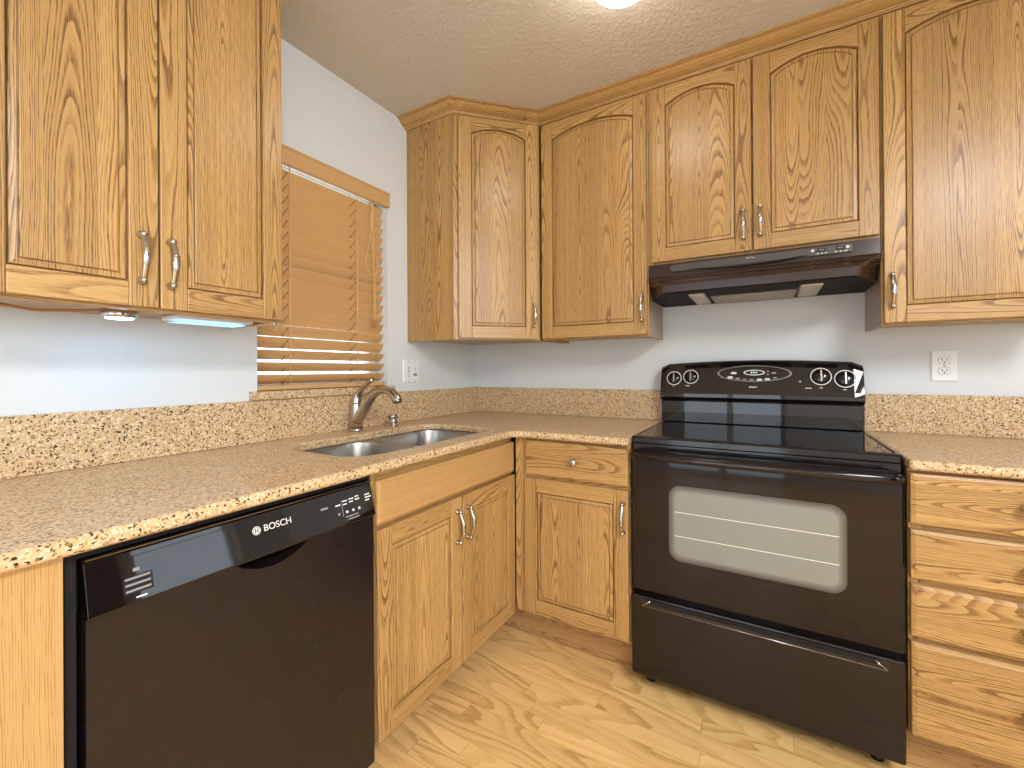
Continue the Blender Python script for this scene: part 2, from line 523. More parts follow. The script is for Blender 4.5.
window_frame('door_1', 'x', 0.55, 1.75, 0.0, 2.2, RY - 0.07, 'v')

# dark panelled door in the right wall, opposite the dishwasher
mb = MB()
mb.box(RX - 0.03, RX - 0.001, -2.04, -1.12, 0.001, 2.05)
d2 = structure(mb.obj('door_2', plain('dark_walnut', srgb(52, 36, 28), 0.4)))
mb = MB()
for a, b, c, d in ((-1.94, -1.63, 0.15, 0.95), (-1.53, -1.22, 0.15, 0.95), (-1.94, -1.63, 1.08, 1.92), (-1.53, -1.22, 1.08, 1.92)): mb.box(RX - 0.038, RX - 0.0301, a, b, c, d)
mb.obj('panels', bpy.data.materials['dark_walnut'], d2, bevel=0.005)

# ---------------------------------------------------------------- hardware
def pull_mesh():
    """arched bar pull along z, standing out towards -y"""
    mb = MB()
    H = 0.053
    for s in (-1, 1):
        mb.lathe([(0.0098, 0.0), (0.0100, 0.003), (0.0075, 0.007), (0.0066, 0.012), (0.0072, 0.017), (0.0050, 0.022)], (0, 0, s * H), (0, -1, 0), 14)
    pts = bez([(0, -0.014, -H), (0, -0.021, -H * 0.72), (0, -0.0285, -H * 0.36), (0, -0.031, 0), (0, -0.0285, H * 0.36), (0, -0.021, H * 0.72), (0, -0.014, H)], 5)
    rad = []
    for i in range(len(pts)):
        t = abs(i / (len(pts) - 1) * 2 - 1)
        r = 0.0074 - 0.0020 * t
        if t < 0.30: r += 0.0010
        rad.append(r)
    mb.tube(pts, rad, 12, flat=0.8)
    for s in (-1, 1):
        z = s * 0.015
        mb.lathe([(0.0072, -0.0016), (0.0084, -0.0008), (0.0084, 0.0008), (0.0072, 0.0016)], (0, -0.0303, z), (0, 0.25 * s, 1), 14)
    o = mb.obj('handle', NICKEL)
    me = o.data
    bpy.data.objects.remove(o)
    return me
PULL = pull_mesh()

def pull(parent, x, z, y, mat=None):
    o = bpy.data.objects.new('handle', PULL)
    sc.collection.objects.link(o)
    o.parent = parent
    o.location = (x, y, z)
    return o

def knob_mesh():
    mb = MB()
    mb.lathe([(0.009, 0.0), (0.0092, 0.002), (0.006, 0.006), (0.0055, 0.012), (0.011, 0.017), (0.0148, 0.021), (0.0150, 0.024), (0.011, 0.0275), (0.004, 0.0288)], (0, 0, 0), (0, -1, 0), 20)
    o = mb.obj('knob', NICKEL)
    me = o.data
    bpy.data.objects.remove(o)
    return me
KNOB = knob_mesh()
def knob(parent, x, z, y):
    o = bpy.data.objects.new('knob', KNOB)
    sc.collection.objects.link(o)
    o.parent = parent
    o.location = (x, y, z)
    return o

# ---------------------------------------------------------------- cabinet doors (local: x along the face, -y into the room)
def door(parent, x0, x1, z0, z1, y, arched=False, stile=0.056, rail=0.056, hx=None, hz=None, rise=0.038):
    """five piece door: stiles and rails one mesh, raised panel and handle its children. y = back of the door."""
    yf = y - DT
    mb = MB()
    a, b = x0 + stile, x1 - stile
    c, d = z0 + rail, z1 - (rail * 0.78 if arched else rail)
    mb.box(x0, a, yf, y, z0, z1, 'z')
    mb.box(b, x1, yf, y, z0, z1, 'z')
    mb.box(a, b, yf, y, z0, c, 'x')
    n = 14
    def arc(a_, b_, zs, rs):
        # from right to left, arch centre highest
        return [(b_ + (a_ - b_) * i / n, zs + rs * (1 - (2 * i / n - 1) ** 2) ** 0.9) for i in range(n + 1)] if rs else [(b_, zs), (a_, zs)]
    if arched:
        low = arc(a, b, d - rise, rise)
        mb.prism([(a, z1), (b, z1)] + low, yf, y, 'y', 'x')
        top_z, rs = d - rise, rise
    else:
        mb.box(a, b, yf, y, d, z1, 'x')
        top_z, rs = d, 0
    # thin sticking bead round the opening
    def outline(ins, yy):
        if rs:
            up_ = arc(a + ins, b - ins, top_z - ins, rs)
        else:
            up_ = [(b - ins - (b - a - 2 * ins) * i / n, top_z - ins) for i in range(n + 1)]
        pts = [(a + ins, c + ins), (b - ins, c + ins)] + up_
        return [Vector((p[0], yy, p[1])) for p in pts]
    o = mb.obj('door', OAK, parent, bevel=0.0024, world=False)
    pm = MB()
    pm.loops([outline(0.0, y - 0.001), outline(0.0, yf + 0.0170), outline(0.0036, yf + 0.0170), outline(0.0040, yf + 0.0075), outline(0.0050, yf + 0.0064), outline(0.0150, yf + 0.0048), outline(0.0156, yf + 0.0085), outline(0.0176, yf + 0.0085), outline(0.0184, yf + 0.0030), outline(0.0205, yf + 0.0022)], cap0=True, cap1=True, seed=random.randint(-300, 300))
    pm.obj('panel', OAK, o, world=False, recalc=True)
    if hx is not None:
        pull(o, hx, hz, yf)
    return o

def drawer_front(parent, x0, x1, z0, z1, y, kx=None, kz=None, name='drawer'):
    yf = y - DT
    mb = MB()
    ins = 0.009
    l = lambda i, yy: [Vector(p) for p in ((x0 + i, yy, z0 + i), (x1 - i, yy, z0 + i), (x1 - i, yy, z1 - i), (x0 + i, yy, z1 - i))]
    mb.loops([l(0, y), l(0, yf + 0.006), l(0.002, yf + 0.0035), l(ins, yf + 0.0008), l(ins + 0.001, yf)], grain='x')
    o = mb.obj(name, PLAIN_OAK if name == 'false_front' else OAK, parent, world=False)
    if kx is not None: knob(o, kx, kz, yf)
    return o

def face_frame(mb, x0, x1, z0, z1, st=0.038, rl=0.038, mids=()):
    mb.box(x0, x0 + st, 0, 0.019, z0, z1, 'z'); mb.box(x1 - st, x1, 0, 0.019, z0, z1, 'z')
    mb.box(x0 + st, x1 - st, 0, 0.019, z0, z0 + rl, 'x'); mb.box(x0 + st, x1 - st, 0, 0.019, z1 - rl, z1, 'x')
    for m in mids: mb.box(m - st / 2, m + st / 2, 0.0003, 0.019, z0 + rl, z1 - rl, 'z')

def upper_cabinet(label, loc, rz, w_, z0, z1, depth, doors, mids=(), arched=True, zd=None, lam=None):
    t = thing('wall_cabinet', label, 'cabinet', loc, rz)
    mb = MB()
    face_frame(mb, 0, w_, z0, z1, mids=mids)
    e = 0.0015
    if lam != 'L': mb.box(e, 0.016, 0.019, depth, z0, z1, 'z')
    if lam != 'R': mb.box(w_ - 0.016, w_ - e, 0.019, depth, z0, z1, 'z')
    if lam:
        ms = MB(); xa = e if lam == 'L' else w_ - 0.016
        ms.box(xa, xa + 0.0145, 0.0192, depth, z0, z1, 'z'); ms.obj('side_panel', LAMIN, t, world=False)
    mb.box(0.016, w_ - 0.016, 0.019, depth, z0 + 0.012, z0 + 0.024, 'x')
    mb.box(0.016, w_ - 0.016, 0.019, depth, z1 - 0.014, z1, 'x')
    mb.box(0.016, w_ - 0.016, depth - 0.008, depth - 0.002, z0 + 0.024, z1 - 0.014, 'z')
    mb.obj('body', OAK, t, bevel=0.001, seg=1, world=False)
    for dd in doors:
        door(t, dd[0], dd[1], zd if zd else z0 + 0.007, z1 - 0.022 if len(dd) < 5 else dd[4], -0.001, arched, hx=dd[2], hz=dd[3])
    return t

UT = 2.385
DTOP = 2.363
YL0, YL1 = -2.069, -1.4405
upper_cabinet('large honey oak wall cabinet with two doors, left of the window', (UF, YL0, 0), PI / 2, YL1 - YL0, UB, UT, UF - 0.001,
              [(0.012, YL0 * -1 - 1.7595, 0.276, 1.431, DTOP), (YL0 * -1 - 1.7555, YL1 - YL0 - 0.012, 0.333, 1.427, DTOP)], mids=(0.3115,))
upper_cabinet('honey oak wall cabinet with one arched door between the corner cabinet and the range hood', (0.6105, -UF, 0), 0, 0.5165, UB, UT, UF - 0.001,
              [(0.006, 0.5165 - 0.006, 0.4915, 1.431, DTOP)], lam='R')
upper_cabinet('short honey oak wall cabinet with two arched doors above the range hood', (1.1285, -UF, 0), 0, 0.7765, 1.612, UT, UF - 0.001,
              [(0.016, 0.3905, 0.3625, 1.725, DTOP), (0.3975, 0.7735, 0.42, 1.73, DTOP)], mids=(0.394,), zd=1.6225)
upper_cabinet('tall honey oak wall cabinet with one arched door, right of the range hood', (1.9065, -UF, 0), 0, 0.46, UB, UT, UF - 0.001,
              [(0.006, 0.454, 0.0255, 1.426, DTOP)], lam='L')

# diagonal corner cabinet
t = thing('wall_cabinet', 'angled honey oak corner wall cabinet with one narrow arched door', 'cabinet', (UF, -0.603, 0), PI / 4)
mb = MB()
CW = math.hypot(0.5946 - UF, 0.603 - UF)
e = 0.0015
mb.box(0.001, UF, -0.6025, -0.5875, UB, UT, 'z')                      # side towards the window
mb.box(0.5946 - 0.016, 0.5946, -UF, -0.001, UB, UT, 'z')
pent = [(0.001, -0.587), (UF, -0.587), (0.579, -UF), (0.579, -0.001), (0.001, -0.001)]
mb.prism(pent, UB + 0.012, UB + 0.024, 'z', 'x')
mb.prism(pent, UT - 0.012, UT, 'z', 'x')
mb.obj('body', OAK, t, bevel=0.001, seg=1)
mb = MB(); face_frame(mb, 0.0, CW, UB, UT, st=0.03)
mb.obj('face_frame', OAK, t, bevel=0.0015, seg=1, world=False)
door(t, 0.022, CW - 0.016, UB + 0.007, DTOP, -0.001, True, stile=0.062, hx=CW - 0.040, hz=1.431, rise=0.032)

# crown moulding along the back wall cabinets
def crown_loop(path_off):
    pass
mb = MB()
prof = [(0.0, 2.376), (0.006, 2.376), (0.010, 2.381), (0.013, 2.386), (0.022, 2.390), (0.036, 2.397), (0.047, 2.405), (0.052, 2.411), (0.060, 2.4125), (0.067, 2.415), (0.067, 2.4185), (0.0, 2.4185)]
def crown_pts(s, z):
    k = math.sqrt(2) - 1
    F = UF + 0.0005; Yc = -0.603 - 0.0005
    return [Vector((0.0015, Yc - s, z)), Vector((F + k * s, Yc - s, z)), Vector((0.5946 + k * s, -F - s, z)), Vector((2.3665, -F - s, z))]
rows = [crown_pts(s, z) for s, z in prof]
for a in range(3):
    ls = [[r[a] for r in rows], [r[a + 1] for r in rows]]
    mb.loops(ls, grain='x' if a != 1 else 'x')
tag(mb.obj('crown_molding', OAK), 'honey oak crown molding along the ceiling above the back wall cabinets', 'molding')

# ---------------------------------------------------------------- base cabinets
BT = 0.8855
def base_cabinet(label, loc, rz, w_, depth, frame_bottom=0.142, x_in=0.0):
    t = thing('base_cabinet', label, 'cabinet', loc, rz)
    mb = MB()
    mb.box(0, 0.016, 0.019, depth, frame_bottom, BT, 'z'); mb.box(w_ - 0.016, w_, 0.019, depth, frame_bottom, BT, 'z')
    mb.box(0.016, w_ - 0.016, 0.019, depth, frame_bottom, frame_bottom + 0.016, 'x')
    mb.box(0.016, w_ - 0.016, depth - 0.01, depth - 0.002, frame_bottom + 0.016, BT, 'z')
    return t, mb
def toe_kick(t, x0, x1, y, mat=None):
    mb = MB(); mb.box(x0, x1, y, y + 0.014, 0.001, 0.1415, 'x'); mb.obj('toe_kick', TOE, t, world=False)

# sink base on the left wall : y -1.386 .. -0.612
SY0 = -1.386
W = -0.6125 - SY0
t, mb = base_cabinet('oak sink base cabinet with plain false front and two doors beside the dishwasher', (BF, SY0, 0), PI / 2, W, BF - 0.003)
face_frame(mb, 0, W, 0.142, BT, st=0.03, rl=0.03)
mb.box(0.03, W - 0.03, 0.0004, 0.019, 0.70, 0.75, 'x')
mb.box(0.386 - 0.02, 0.386 + 0.02, 0.0006, 0.019, 0.13, 0.70, 'z')
mb.obj('body', OAK, t, bevel=0.001, seg=1, world=False)
drawer_front(t, 0.011, W - 0.006, 0.7315, 0.858, -0.001, name='false_front')
door(t, 0.009, 0.394, 0.127, 0.719, -0.001, False, hx=0.366, hz=0.620)
door(t, 0.3985, W - 0.006, 0.127, 0.719, -0.001, False, hx=0.427, hz=0.620)
toe_kick(t, 0, W + 0.07, 0.115)

# corner base on the back wall: face from x .636 to 1.128
BX0, BX1 = 0.634, 1.1275
W = BX1 - BX0
t, mb = base_cabinet('oak base cabinet with one drawer and one door, left of the black range', (BX0, -BF, 0), 0, W, BF - 0.003)
mb.box(0, 0.062, 0, 0.019, 0.142, BT, 'z'); mb.box(W - 0.016, W, 0, 0.019, 0.142, BT, 'z')
mb.box(0.062, W - 0.016, 0, 0.019, 0.142, 0.160, 'x'); mb.box(0.062, W - 0.016, 0, 0.019, 0.85, BT, 'x'); mb.box(0.062, W - 0.016, 0, 0.019, 0.70, 0.745, 'x')
mb.obj('body', OAK, t, bevel=0.001, seg=1, world=False)
drawer_front(t, 0.054, W - 0.004, 0.7305, 0.873, -0.001, 0.279, 0.8035)
door(t, 0.054, W - 0.004, 0.158, 0.716, -0.001, False, hx=W - 0.022, hz=0.615)
toe_kick(t, -0.135, W, 0.075)

# drawer base right of the range
RXC = 1.9045
W = 0.452
t, mb = base_cabinet('oak base cabinet with a stack of four drawers, right of the black range', (RXC, -BF, 0), 0, W, BF - 0.003)
face_frame(mb, 0, W, 0.142, BT, st=0.03, rl=0.03)
for zr in (0.727, 0.575, 0.416): mb.box(0.03, W - 0.03, 0.0004, 0.019, zr - 0.025, zr + 0.025, 'x')
mb.obj('body', OAK, t, bevel=0.001, seg=1, world=False)
for z0, z1, kz in ((0.7345, 0.876, 0.811), (0.5835, 0.719, 0.65), (0.423, 0.5675, 0.499), (0.147, 0.4085, 0.289)):
    drawer_front(t, 0.003, W - 0.003, z0, z1, -0.001, 0.2195, kz)
toe_kick(t, 0, W, 0.075)

# plain oak end cabinet left of the dishwasher
EY0, EY1 = -2.62, -2.0005
W = EY1 - EY0
t, mb = base_cabinet('plain oak end cabinet left of the black dishwasher', (0.634, EY0, 0), PI / 2, W, 0.63, 0.0)
mb.box(0, W, 0, 0.019, 0.001, BT, 'z')
mb.obj('body', PLAIN_OAK, t, bevel=0.001, seg=1, world=False)
mb = MB(); mb.box(W + 0.0005, W + 0.612, 0.004, 0.022, 0.8795, 0.8855, 'x'); mb.obj('top_rail', OAK, t, world=False)

# ---------------------------------------------------------------- worktops
SX0, SX1, SYA, SYB = 0.165, 0.557, -1.375, -0.640           # sink cut-out
r = 0.05
outer = [(0.0015, -2.64), (D, -2.64), (D, -D - r)]
for i in range(1, 8):
    a = math.radians(180 - 90 * i / 8)
    outer.append((D + r + r * math.cos(a), -D - r + r * math.sin(a)))
outer += [(D + r, -D), (1.1295, -D), (1.1295, -0.0015), (0.0015, -0.0015)]
hole = []
cxm = -1.018
def bowl_outline(ins=0.0):
    x0, x1, y0, y1 = SX0 + ins, SX1 - ins, SYA + ins, SYB - ins
    return rrect(x0, x1, y0, y1, 0.10, 7)
mb = plate_with_hole(outer, [bowl_outline()], ZC - 0.028, ZC)
tag(mb.obj('countertop', GRAN, bevel=0.009, seg=3), 'L shaped speckled tan countertop around the sink, from dishwasher to range', 'countertop')
mb = MB(); mb.box(1.9015, 2.36, -D, -0.0015, ZC - 0.028, ZC, 'x')
tag(mb.obj('countertop', GRAN, bevel=0.009, seg=3), 'short speckled tan countertop over the drawers right of the range', 'countertop')
mb = MB(); mb.box(0.0015, TB, -2.64, -0.0015, ZC + 0.0005, ZB, 'y')
tag(mb.obj('backsplash', GRAN, bevel=0.002), 'long low speckled tan backsplash strip under the window wall', 'backsplash')
mb = MB(); mb.box(TB + 0.0005, 1.1295, -TB, -0.0015, ZC + 0.0005, ZB, 'x')
tag(mb.obj('backsplash', GRAN, bevel=0.002), 'speckled tan backsplash strip between the wall corner and the range', 'backsplash')
mb = MB(); mb.box(1.9015, 2.36, -TB, -0.0015, ZC + 0.0005, ZB, 'x')
tag(mb.obj('backsplash', GRAN, bevel=0.002), 'speckled tan backsplash strip right of the range, under the wall outlet', 'backsplash')
mb = MB()
mb.prism([(-0.085, WY0 + 0.001), (0.0005, WY0 + 0.001), (0.0005, -1.383), (0.028, -1.383), (0.028, -0.712), (0.0005, -0.712), (0.0005, WY1 - 0.001), (-0.085, WY1 - 0.001)], WZ0 + 0.0004, WZ0 + 0.0305, 'z', 'y')
tag(mb.obj('window_sill', GRAN, bevel=0.002), 'thin speckled stone window sill under the tan blind', 'window sill')

# ---------------------------------------------------------------- sink
t = thing('sink', 'stainless steel double bowl sink set under the countertop', 'sink', (0.36, -1.0, 0.7))
b1 = rrect(SX0 + 0.001, SX1 - 0.001, SYA + 0.001, cxm - 0.012, 0.095, 7)
b2 = rrect(SX0 + 0.006, SX1 - 0.004, cxm + 0.012, SYB - 0.001, 0.095, 7)
mb = plate_with_hole(rrect(SX0 - 0.02, SX1 + 0.02, SYA - 0.02, SYB + 0.02, 0.1, 7), [b1, b2], ZC - 0.0305, ZC - 0.0285)
mb.obj('rim', STEEL, t)
for bl, nm in ((b1, 'bowl'), (b2, 'bowl')):
    cx = sum(p[0] for p in bl) / len(bl); cy = sum(p[1] for p in bl) / len(bl)
    mb = MB()
    def lp(k, z): return [Vector((cx + (p[0] - cx) * k, cy + (p[1] - cy) * k, z)) for p in bl]
    mb.loops([lp(1.0, ZC - 0.030), lp(0.985, ZC - 0.042), lp(0.965, 0.76), lp(0.94, 0.722), lp(0.88, 0.706), lp(0.5, 0.701), lp(0.1, 0.698)], cap0=False, cap1=True, smooth=True)
    o = mb.obj(nm, STEEL, t, recalc=False)
    mb = MB(); mb.lathe([(0.043, 0.0), (0.045, 0.003), (0.038, 0.004), (0.034, 0.0015), (0.01, 0.001)], (cx, cy, 0.7005), (0, 0, 1), 24)
    mb.obj('drain', CHROME, t)

# ---------------------------------------------------------------- faucet
fx, fy = 0.078, -0.985
t = thing('faucet', 'brushed nickel single lever kitchen faucet behind the sink', 'faucet', (fx, fy, ZC))
mb = MB(); mb.lathe([(0.0285, 0.0005), (0.0285, 0.006), (0.0255, 0.011), (0.024, 0.014)], (fx, fy, ZC), (0, 0, 1), 28); mb.obj('base', NICKEL, t)
mb = MB(); mb.lathe([(0.0255, 0.012), (0.0245, 0.05), (0.0235, 0.10), (0.0225, 0.128), (0.018, 0.142), (0.008, 0.148)], (fx, fy, ZC), (0, 0, 1), 28); mb.obj('body', NICKEL, t)
mb = MB()
pts = bez([(fx + 0.004, fy, 0.958), (fx + 0.040, fy, 1.000), (fx + 0.078, fy, 1.047), (fx + 0.116, fy, 1.079), (fx + 0.158, fy, 1.090), (fx + 0.198, fy, 1.082), (fx + 0.226, fy, 1.062), (fx + 0.237, fy, 1.046)], 6)
n = len(pts)
mb.tube(pts, [0.0245 - 0.0075 * min(1, i / (n * 0.55)) + 0.0035 * max(0, (i - n * 0.62) / (n * 0.38)) for i in range(n)], 20)
mb.obj('spout', NICKEL, t)
mb = MB(); mb.lathe([(0.019, 0.0), (0.0195, 0.004), (0.017, 0.010), (0.012, 0.011)], (fx + 0.2355, fy, 1.048), (0.32, 0, -0.94), 20); mb.obj('spray_head', PEWTER, t)
mb = MB()
pts = bez([(fx + 0.002, fy, 1.030), (fx + 0.010, fy, 1.062), (fx + 0.030, fy, 1.087), (fx + 0.066, fy, 1.112), (fx + 0.098, fy, 1.130)], 6)
n = len(pts)
mb.tube(pts, [0.0215 - 0.0135 * min(1, i / (n * 0.6)) + 0.002 * max(0, (i - n * .7) / (n * .3)) for i in range(n)], 16, flat=1.15, side=(-0.6, 0, 0.8))
mb.obj('lever', NICKEL, t)
# little chrome air gap
ax, ay = 0.104, -0.806
t = thing('air_gap', 'small chrome dishwasher air gap cap beside the faucet', 'air gap', (ax, ay, ZC))
mb = MB(); mb.lathe([(0.026, 0.0005), (0.026, 0.004), (0.0215, 0.008), (0.0215, 0.02)], (ax, ay, ZC), (0, 0, 1), 24); mb.obj('base', CHROME, t)
mb = MB(); mb.lathe([(0.0225, 0.020), (0.0225, 0.027), (0.0175, 0.030), (0.0175, 0.035), (0.0225, 0.038), (0.0225, 0.047), (0.019, 0.052), (0.008, 0.054)], (ax, ay, ZC), (0, 0, 1), 24); o = mb.obj('cap', CHROME, t)
for k in range(6):
    a = k * PI / 3
    m2 = MB(); m2.box(-0.0035, 0.0035, -0.0008, 0.0008, 0.0395, 0.0455)
    R_ = Matrix.Translation((ax, ay, ZC)) @ Matrix.Rotation(a, 4, 'Z') @ Matrix.Translation((0, -0.0225, 0))
    m2.v = [R_ @ p for p in m2.v]
    m2.obj('slot', DARKSLOT, t)

# ---------------------------------------------------------------- blind
t = thing('window_blind', 'tan slatted window blind, lowered and tilted nearly shut', 'blind', (-0.03, (WY0 + WY1) / 2, WZ0 + 0.031))
VB = 1.945
mb = MB()
prof = [(-0.002, VB), (0.016, VB), (0.018, VB + 0.006), (0.018, 2.000), (0.022, 2.004), (0.022, 2.0118), (-0.002, 2.0118)]
mb.prism([(p[0], p[1]) for p in prof], 0, 1, 'y', 'y')
mb.v = [Vector((p.x, -1.362 + (0.628) * p.y, p.z)) for p in mb.v]
for p in mb.v:
    pass
mb.obj('valance', BLINDM, t, bevel=0.001, seg=1)
mb = MB(); mb.box(-0.058, -0.012, WY0 + 0.008, WY1 - 0.008, 1.968, 2.008, 'y'); mb.obj('head_rail', WHITE, t)
by0, by1 = WY0 + 0.006, WY1 - 0.012
mb = MB()
NS = 18
ztop, zbot = 1.915, 1.137
th = math.radians(52)
for k in range(NS):
    z = ztop + (zbot - ztop) * k / (NS - 1)
    tk = th - (0.20 if k > NS - 4 else 0.0) + random.uniform(-0.02, 0.02)
    c, s = math.cos(tk), math.sin(tk)
    hw, ht = 0.0255, 0.0017
    pts = [(-hw + 2 * hw * q / 6, -ht - 0.0060 * (1 - (q / 3 - 1) ** 2)) for q in range(7)] + [(hw - 2 * hw * q / 6, ht - 0.0060 * (1 - (q / 3 - 1) ** 2)) for q in range(7)]
    poly = [(-0.033 + a * c - b * s, z + a * s + b * c) for a, b in pts]
    mb.prism(poly, by0, by1, 'y', 'y')
mb.obj('slats', BLINDM, t)
plain('brown_cord', srgb(120, 84, 48), 0.8)
for yy in (-1.236, -0.919):
    mb = MB()
    for k in range(NS):
        z = ztop + (zbot - ztop) * k / (NS - 1)
        c, s_ = math.cos(th), math.sin(th)
        mb.tube([(-0.033 - 0.020 * c + 0.009 * s_, yy - 0.006, z - 0.020 * s_ - 0.009 * c), (-0.033 + 0.022 * c + 0.0055 * s_, yy + 0.010, z + 0.022 * s_ - 0.0055 * c)], 0.0016, 6)
    mb.obj('ladder_rungs', bpy.data.materials['brown_cord'], t)
mb = MB(); mb.box(-0.058, -0.008, by0, by1, 1.0965, 1.1135, 'y'); mb.obj('bottom_rail', BLINDM, t, bevel=0.003)
for yy in (-1.222, -0.905):
    mb = MB()
    mb.tube([(-0.0085, yy, 1.975), (-0.0085, yy, 1.098)], 0.0020, 6)
    mb.tube([(-0.058, yy, 1.975), (-0.058, yy, 1.098)], 0.0014, 6)
    mb.obj('ladder_cord', CORDM, t)
mb = MB()
mb.tube(bez([(-0.004, -0.830, 1.958), (-0.002, -0.828, 1.86), (0.000, -0.846, 1.74), (0.000, -0.866, 1.66), (0.000, -0.850, 1.622), (0.000, -0.826, 1.608), (0.000, -0.800, 1.626), (0.000, -0.800, 1.68), (0.0, -0.818, 1.76), (-0.002, -0.826, 1.86), (-0.004, -0.828, 1.955)], 6), 0.0018, 6)
mb.tube(bez([(-0.002, -0.822, 1.955), (0.0, -0.820, 1.70), (0.0, -0.818, 1.40)], 6), 0.0018, 6)
mb.tube(bez([(-0.002, -0.826, 1.955), (0.001, -0.836, 1.80), (0.0, -0.812, 1.60), (0.0, -0.812, 1.40)], 6), 0.0016, 6)
mb.obj('lift_cord', CORDM, t)
for yy, zz in ((-0.824, 1.366), (-0.808, 1.372)):
    mb = MB(); mb.lathe([(0.003, 0.036), (0.0045, 0.03), (0.0085, 0.004), (0.008, 0.0), (0.003, -0.001)], (0.0, yy, zz), (0, 0, 1), 12); mb.obj('tassel', OAK_RED, t)

# ---------------------------------------------------------------- outlets
def wall_plate(label, face, a0, a1, z0, z1, kind):
    am, zm = (a0 + a1) / 2, (z0 + z1) / 2
    if face == 'x': t = thing('outlet_plate' if kind == 1 else 'switch_plate', label, 'outlet', (0.0005, am, zm), PI / 2)
    else: t = thing('outlet_plate', label, 'outlet', (am, -0.0005, zm), 0)
    w2, h2 = (a1 - a0) / 2, (z1 - z0) / 2
    mb = MB()
    l = lambda i, y: [Vector((p[0], y, p[1])) for p in rrect(-w2 + i, w2 - i, -h2 + i, h2 - i, 0.004, 3)]
    mb.loops([l(0, 0.0), l(0, -0.003), l(0.003, -0.0058)])
    mb.obj('plate', WHITE, t, world=False)
    def socket(cx, cz):
        m = MB()
        pts = []
        for i in range(28):
            a = 2 * PI * i / 28
            pts.append(Vector((cx + 0.0165 * max(-0.93, min(0.93, math.cos(a) * 1.0)), -0.0055, cz + max(-0.0125, min(0.0125, 0.0165 * math.sin(a))))))
        m.loops([pts, [Vector((p.x, -0.0078, p.z)) for p in pts]])
        so = m.obj('socket', WHITE, t, world=False)
        m = MB(); k = 1.09
        m.loops([[Vector((cx + (p.x - cx) * k, y_, cz + (p.z - cz) * k)) for p in pts] for y_ in (-0.0056, -0.0060)]); m.obj('socket_gap', PRINTG, so, world=False)
        m = MB()
        m.box(cx - 0.0078, cx - 0.0052, -0.0082, -0.0072, cz - 0.001, cz + 0.0075); m.box(cx + 0.0052, cx + 0.0078, -0.0082, -0.0072, cz - 0.001, cz + 0.0065)
        m.lathe([(0.0028, 0.0), (0.0028, 0.0008)], (cx, -0.0074, cz - 0.0068), (0, -1, 0), 10)
        m.obj('slot', DARKSLOT, so, world=False)
    if kind == 1:
        socket(0, 0.0195); socket(0, -0.0195)
        m = MB(); m.lathe([(0.0032, 0.0), (0.003, 0.001), (0.001, 0.0014)], (0, -0.0056, 0), (0, -1, 0), 10); m.obj('screw', PRINTG, t, world=False)
    else:
        for cx in (-0.023, 0.023):
            m = MB(); m.box(cx - 0.0165, cx + 0.0165, -0.0072, -0.0052, -0.033, 0.033); o = m.obj('rocker' if cx > 0 else 'socket', WHITE, t, bevel=0.001, world=False)
            if cx < 0:
                for dz in (0.018, -0.018):
                    m = MB(); m.box(cx - 0.0075, cx - 0.005, -0.0078, -0.007, dz - 0.002, dz + 0.006); m.box(cx + 0.005, cx + 0.0075, -0.0078, -0.007, dz - 0.002, dz + 0.005)
                    m.lathe([(0.0028, 0.0), (0.0028, 0.0008)], (cx, -0.007, dz - 0.008), (0, -1, 0), 10); m.obj('slot', DARKSLOT, o, world=False)
                m = MB(); m.box(cx - 0.006, cx + 0.006, -0.008, -0.007, -0.0035, 0.0035); m.obj('test_button', PRINTG, o, world=False)
            else:
                m = MB(); m.box(cx - 0.003, cx + 0.003, -0.0078, -0.007, 0.006, 0.012); m.obj('toggle', DARKSLOT, o, world=False)
                m = MB(); m.box(cx - 0.012, cx + 0.012, -0.0078, -0.007, -0.024, -0.010); m.obj('rocker_pad', PRINTG, o, world=False)
        for cx in (-0.023, 0.023):
            for dz in (0.048, -0.048):
                m = MB(); m.lathe([(0.003, 0.0), (0.0028, 0.001), (0.001, 0.0013)], (cx, -0.0056, dz), (0, -1, 0), 10); m.obj('screw', PRINTG, t, world=False)
wall_plate('white double wall plate with outlet and switch, right of the window', 'x', -0.636, -0.522, 1.106, 1.220, 2)
wall_plate('white duplex wall outlet right of the black range', 'y', 2.103, 2.175, 1.114, 1.231, 1)

# ---------------------------------------------------------------- ceiling lamp
lx, ly = LAMP_XY
t = thing('ceiling_lamp', 'lit round white glass lamp on the ceiling at the top edge', 'lamp', (lx, ly, CEIL))
mb = MB(); mb.lathe([(0.125, -0.0005), (0.125, -0.018), (0.115, -0.022)], (lx, ly, CEIL), (0, 0, 1), 40); mb.obj('base', WHITE, t)
mb = MB(); mb.lathe([(0.112, -0.0225), (0.114, -0.040), (0.108, -0.070), (0.088, -0.098), (0.052, -0.115), (0.008, -0.120)], (lx, ly, CEIL), (0, 0, 1), 40); mb.obj('shade', LAMPM, t)

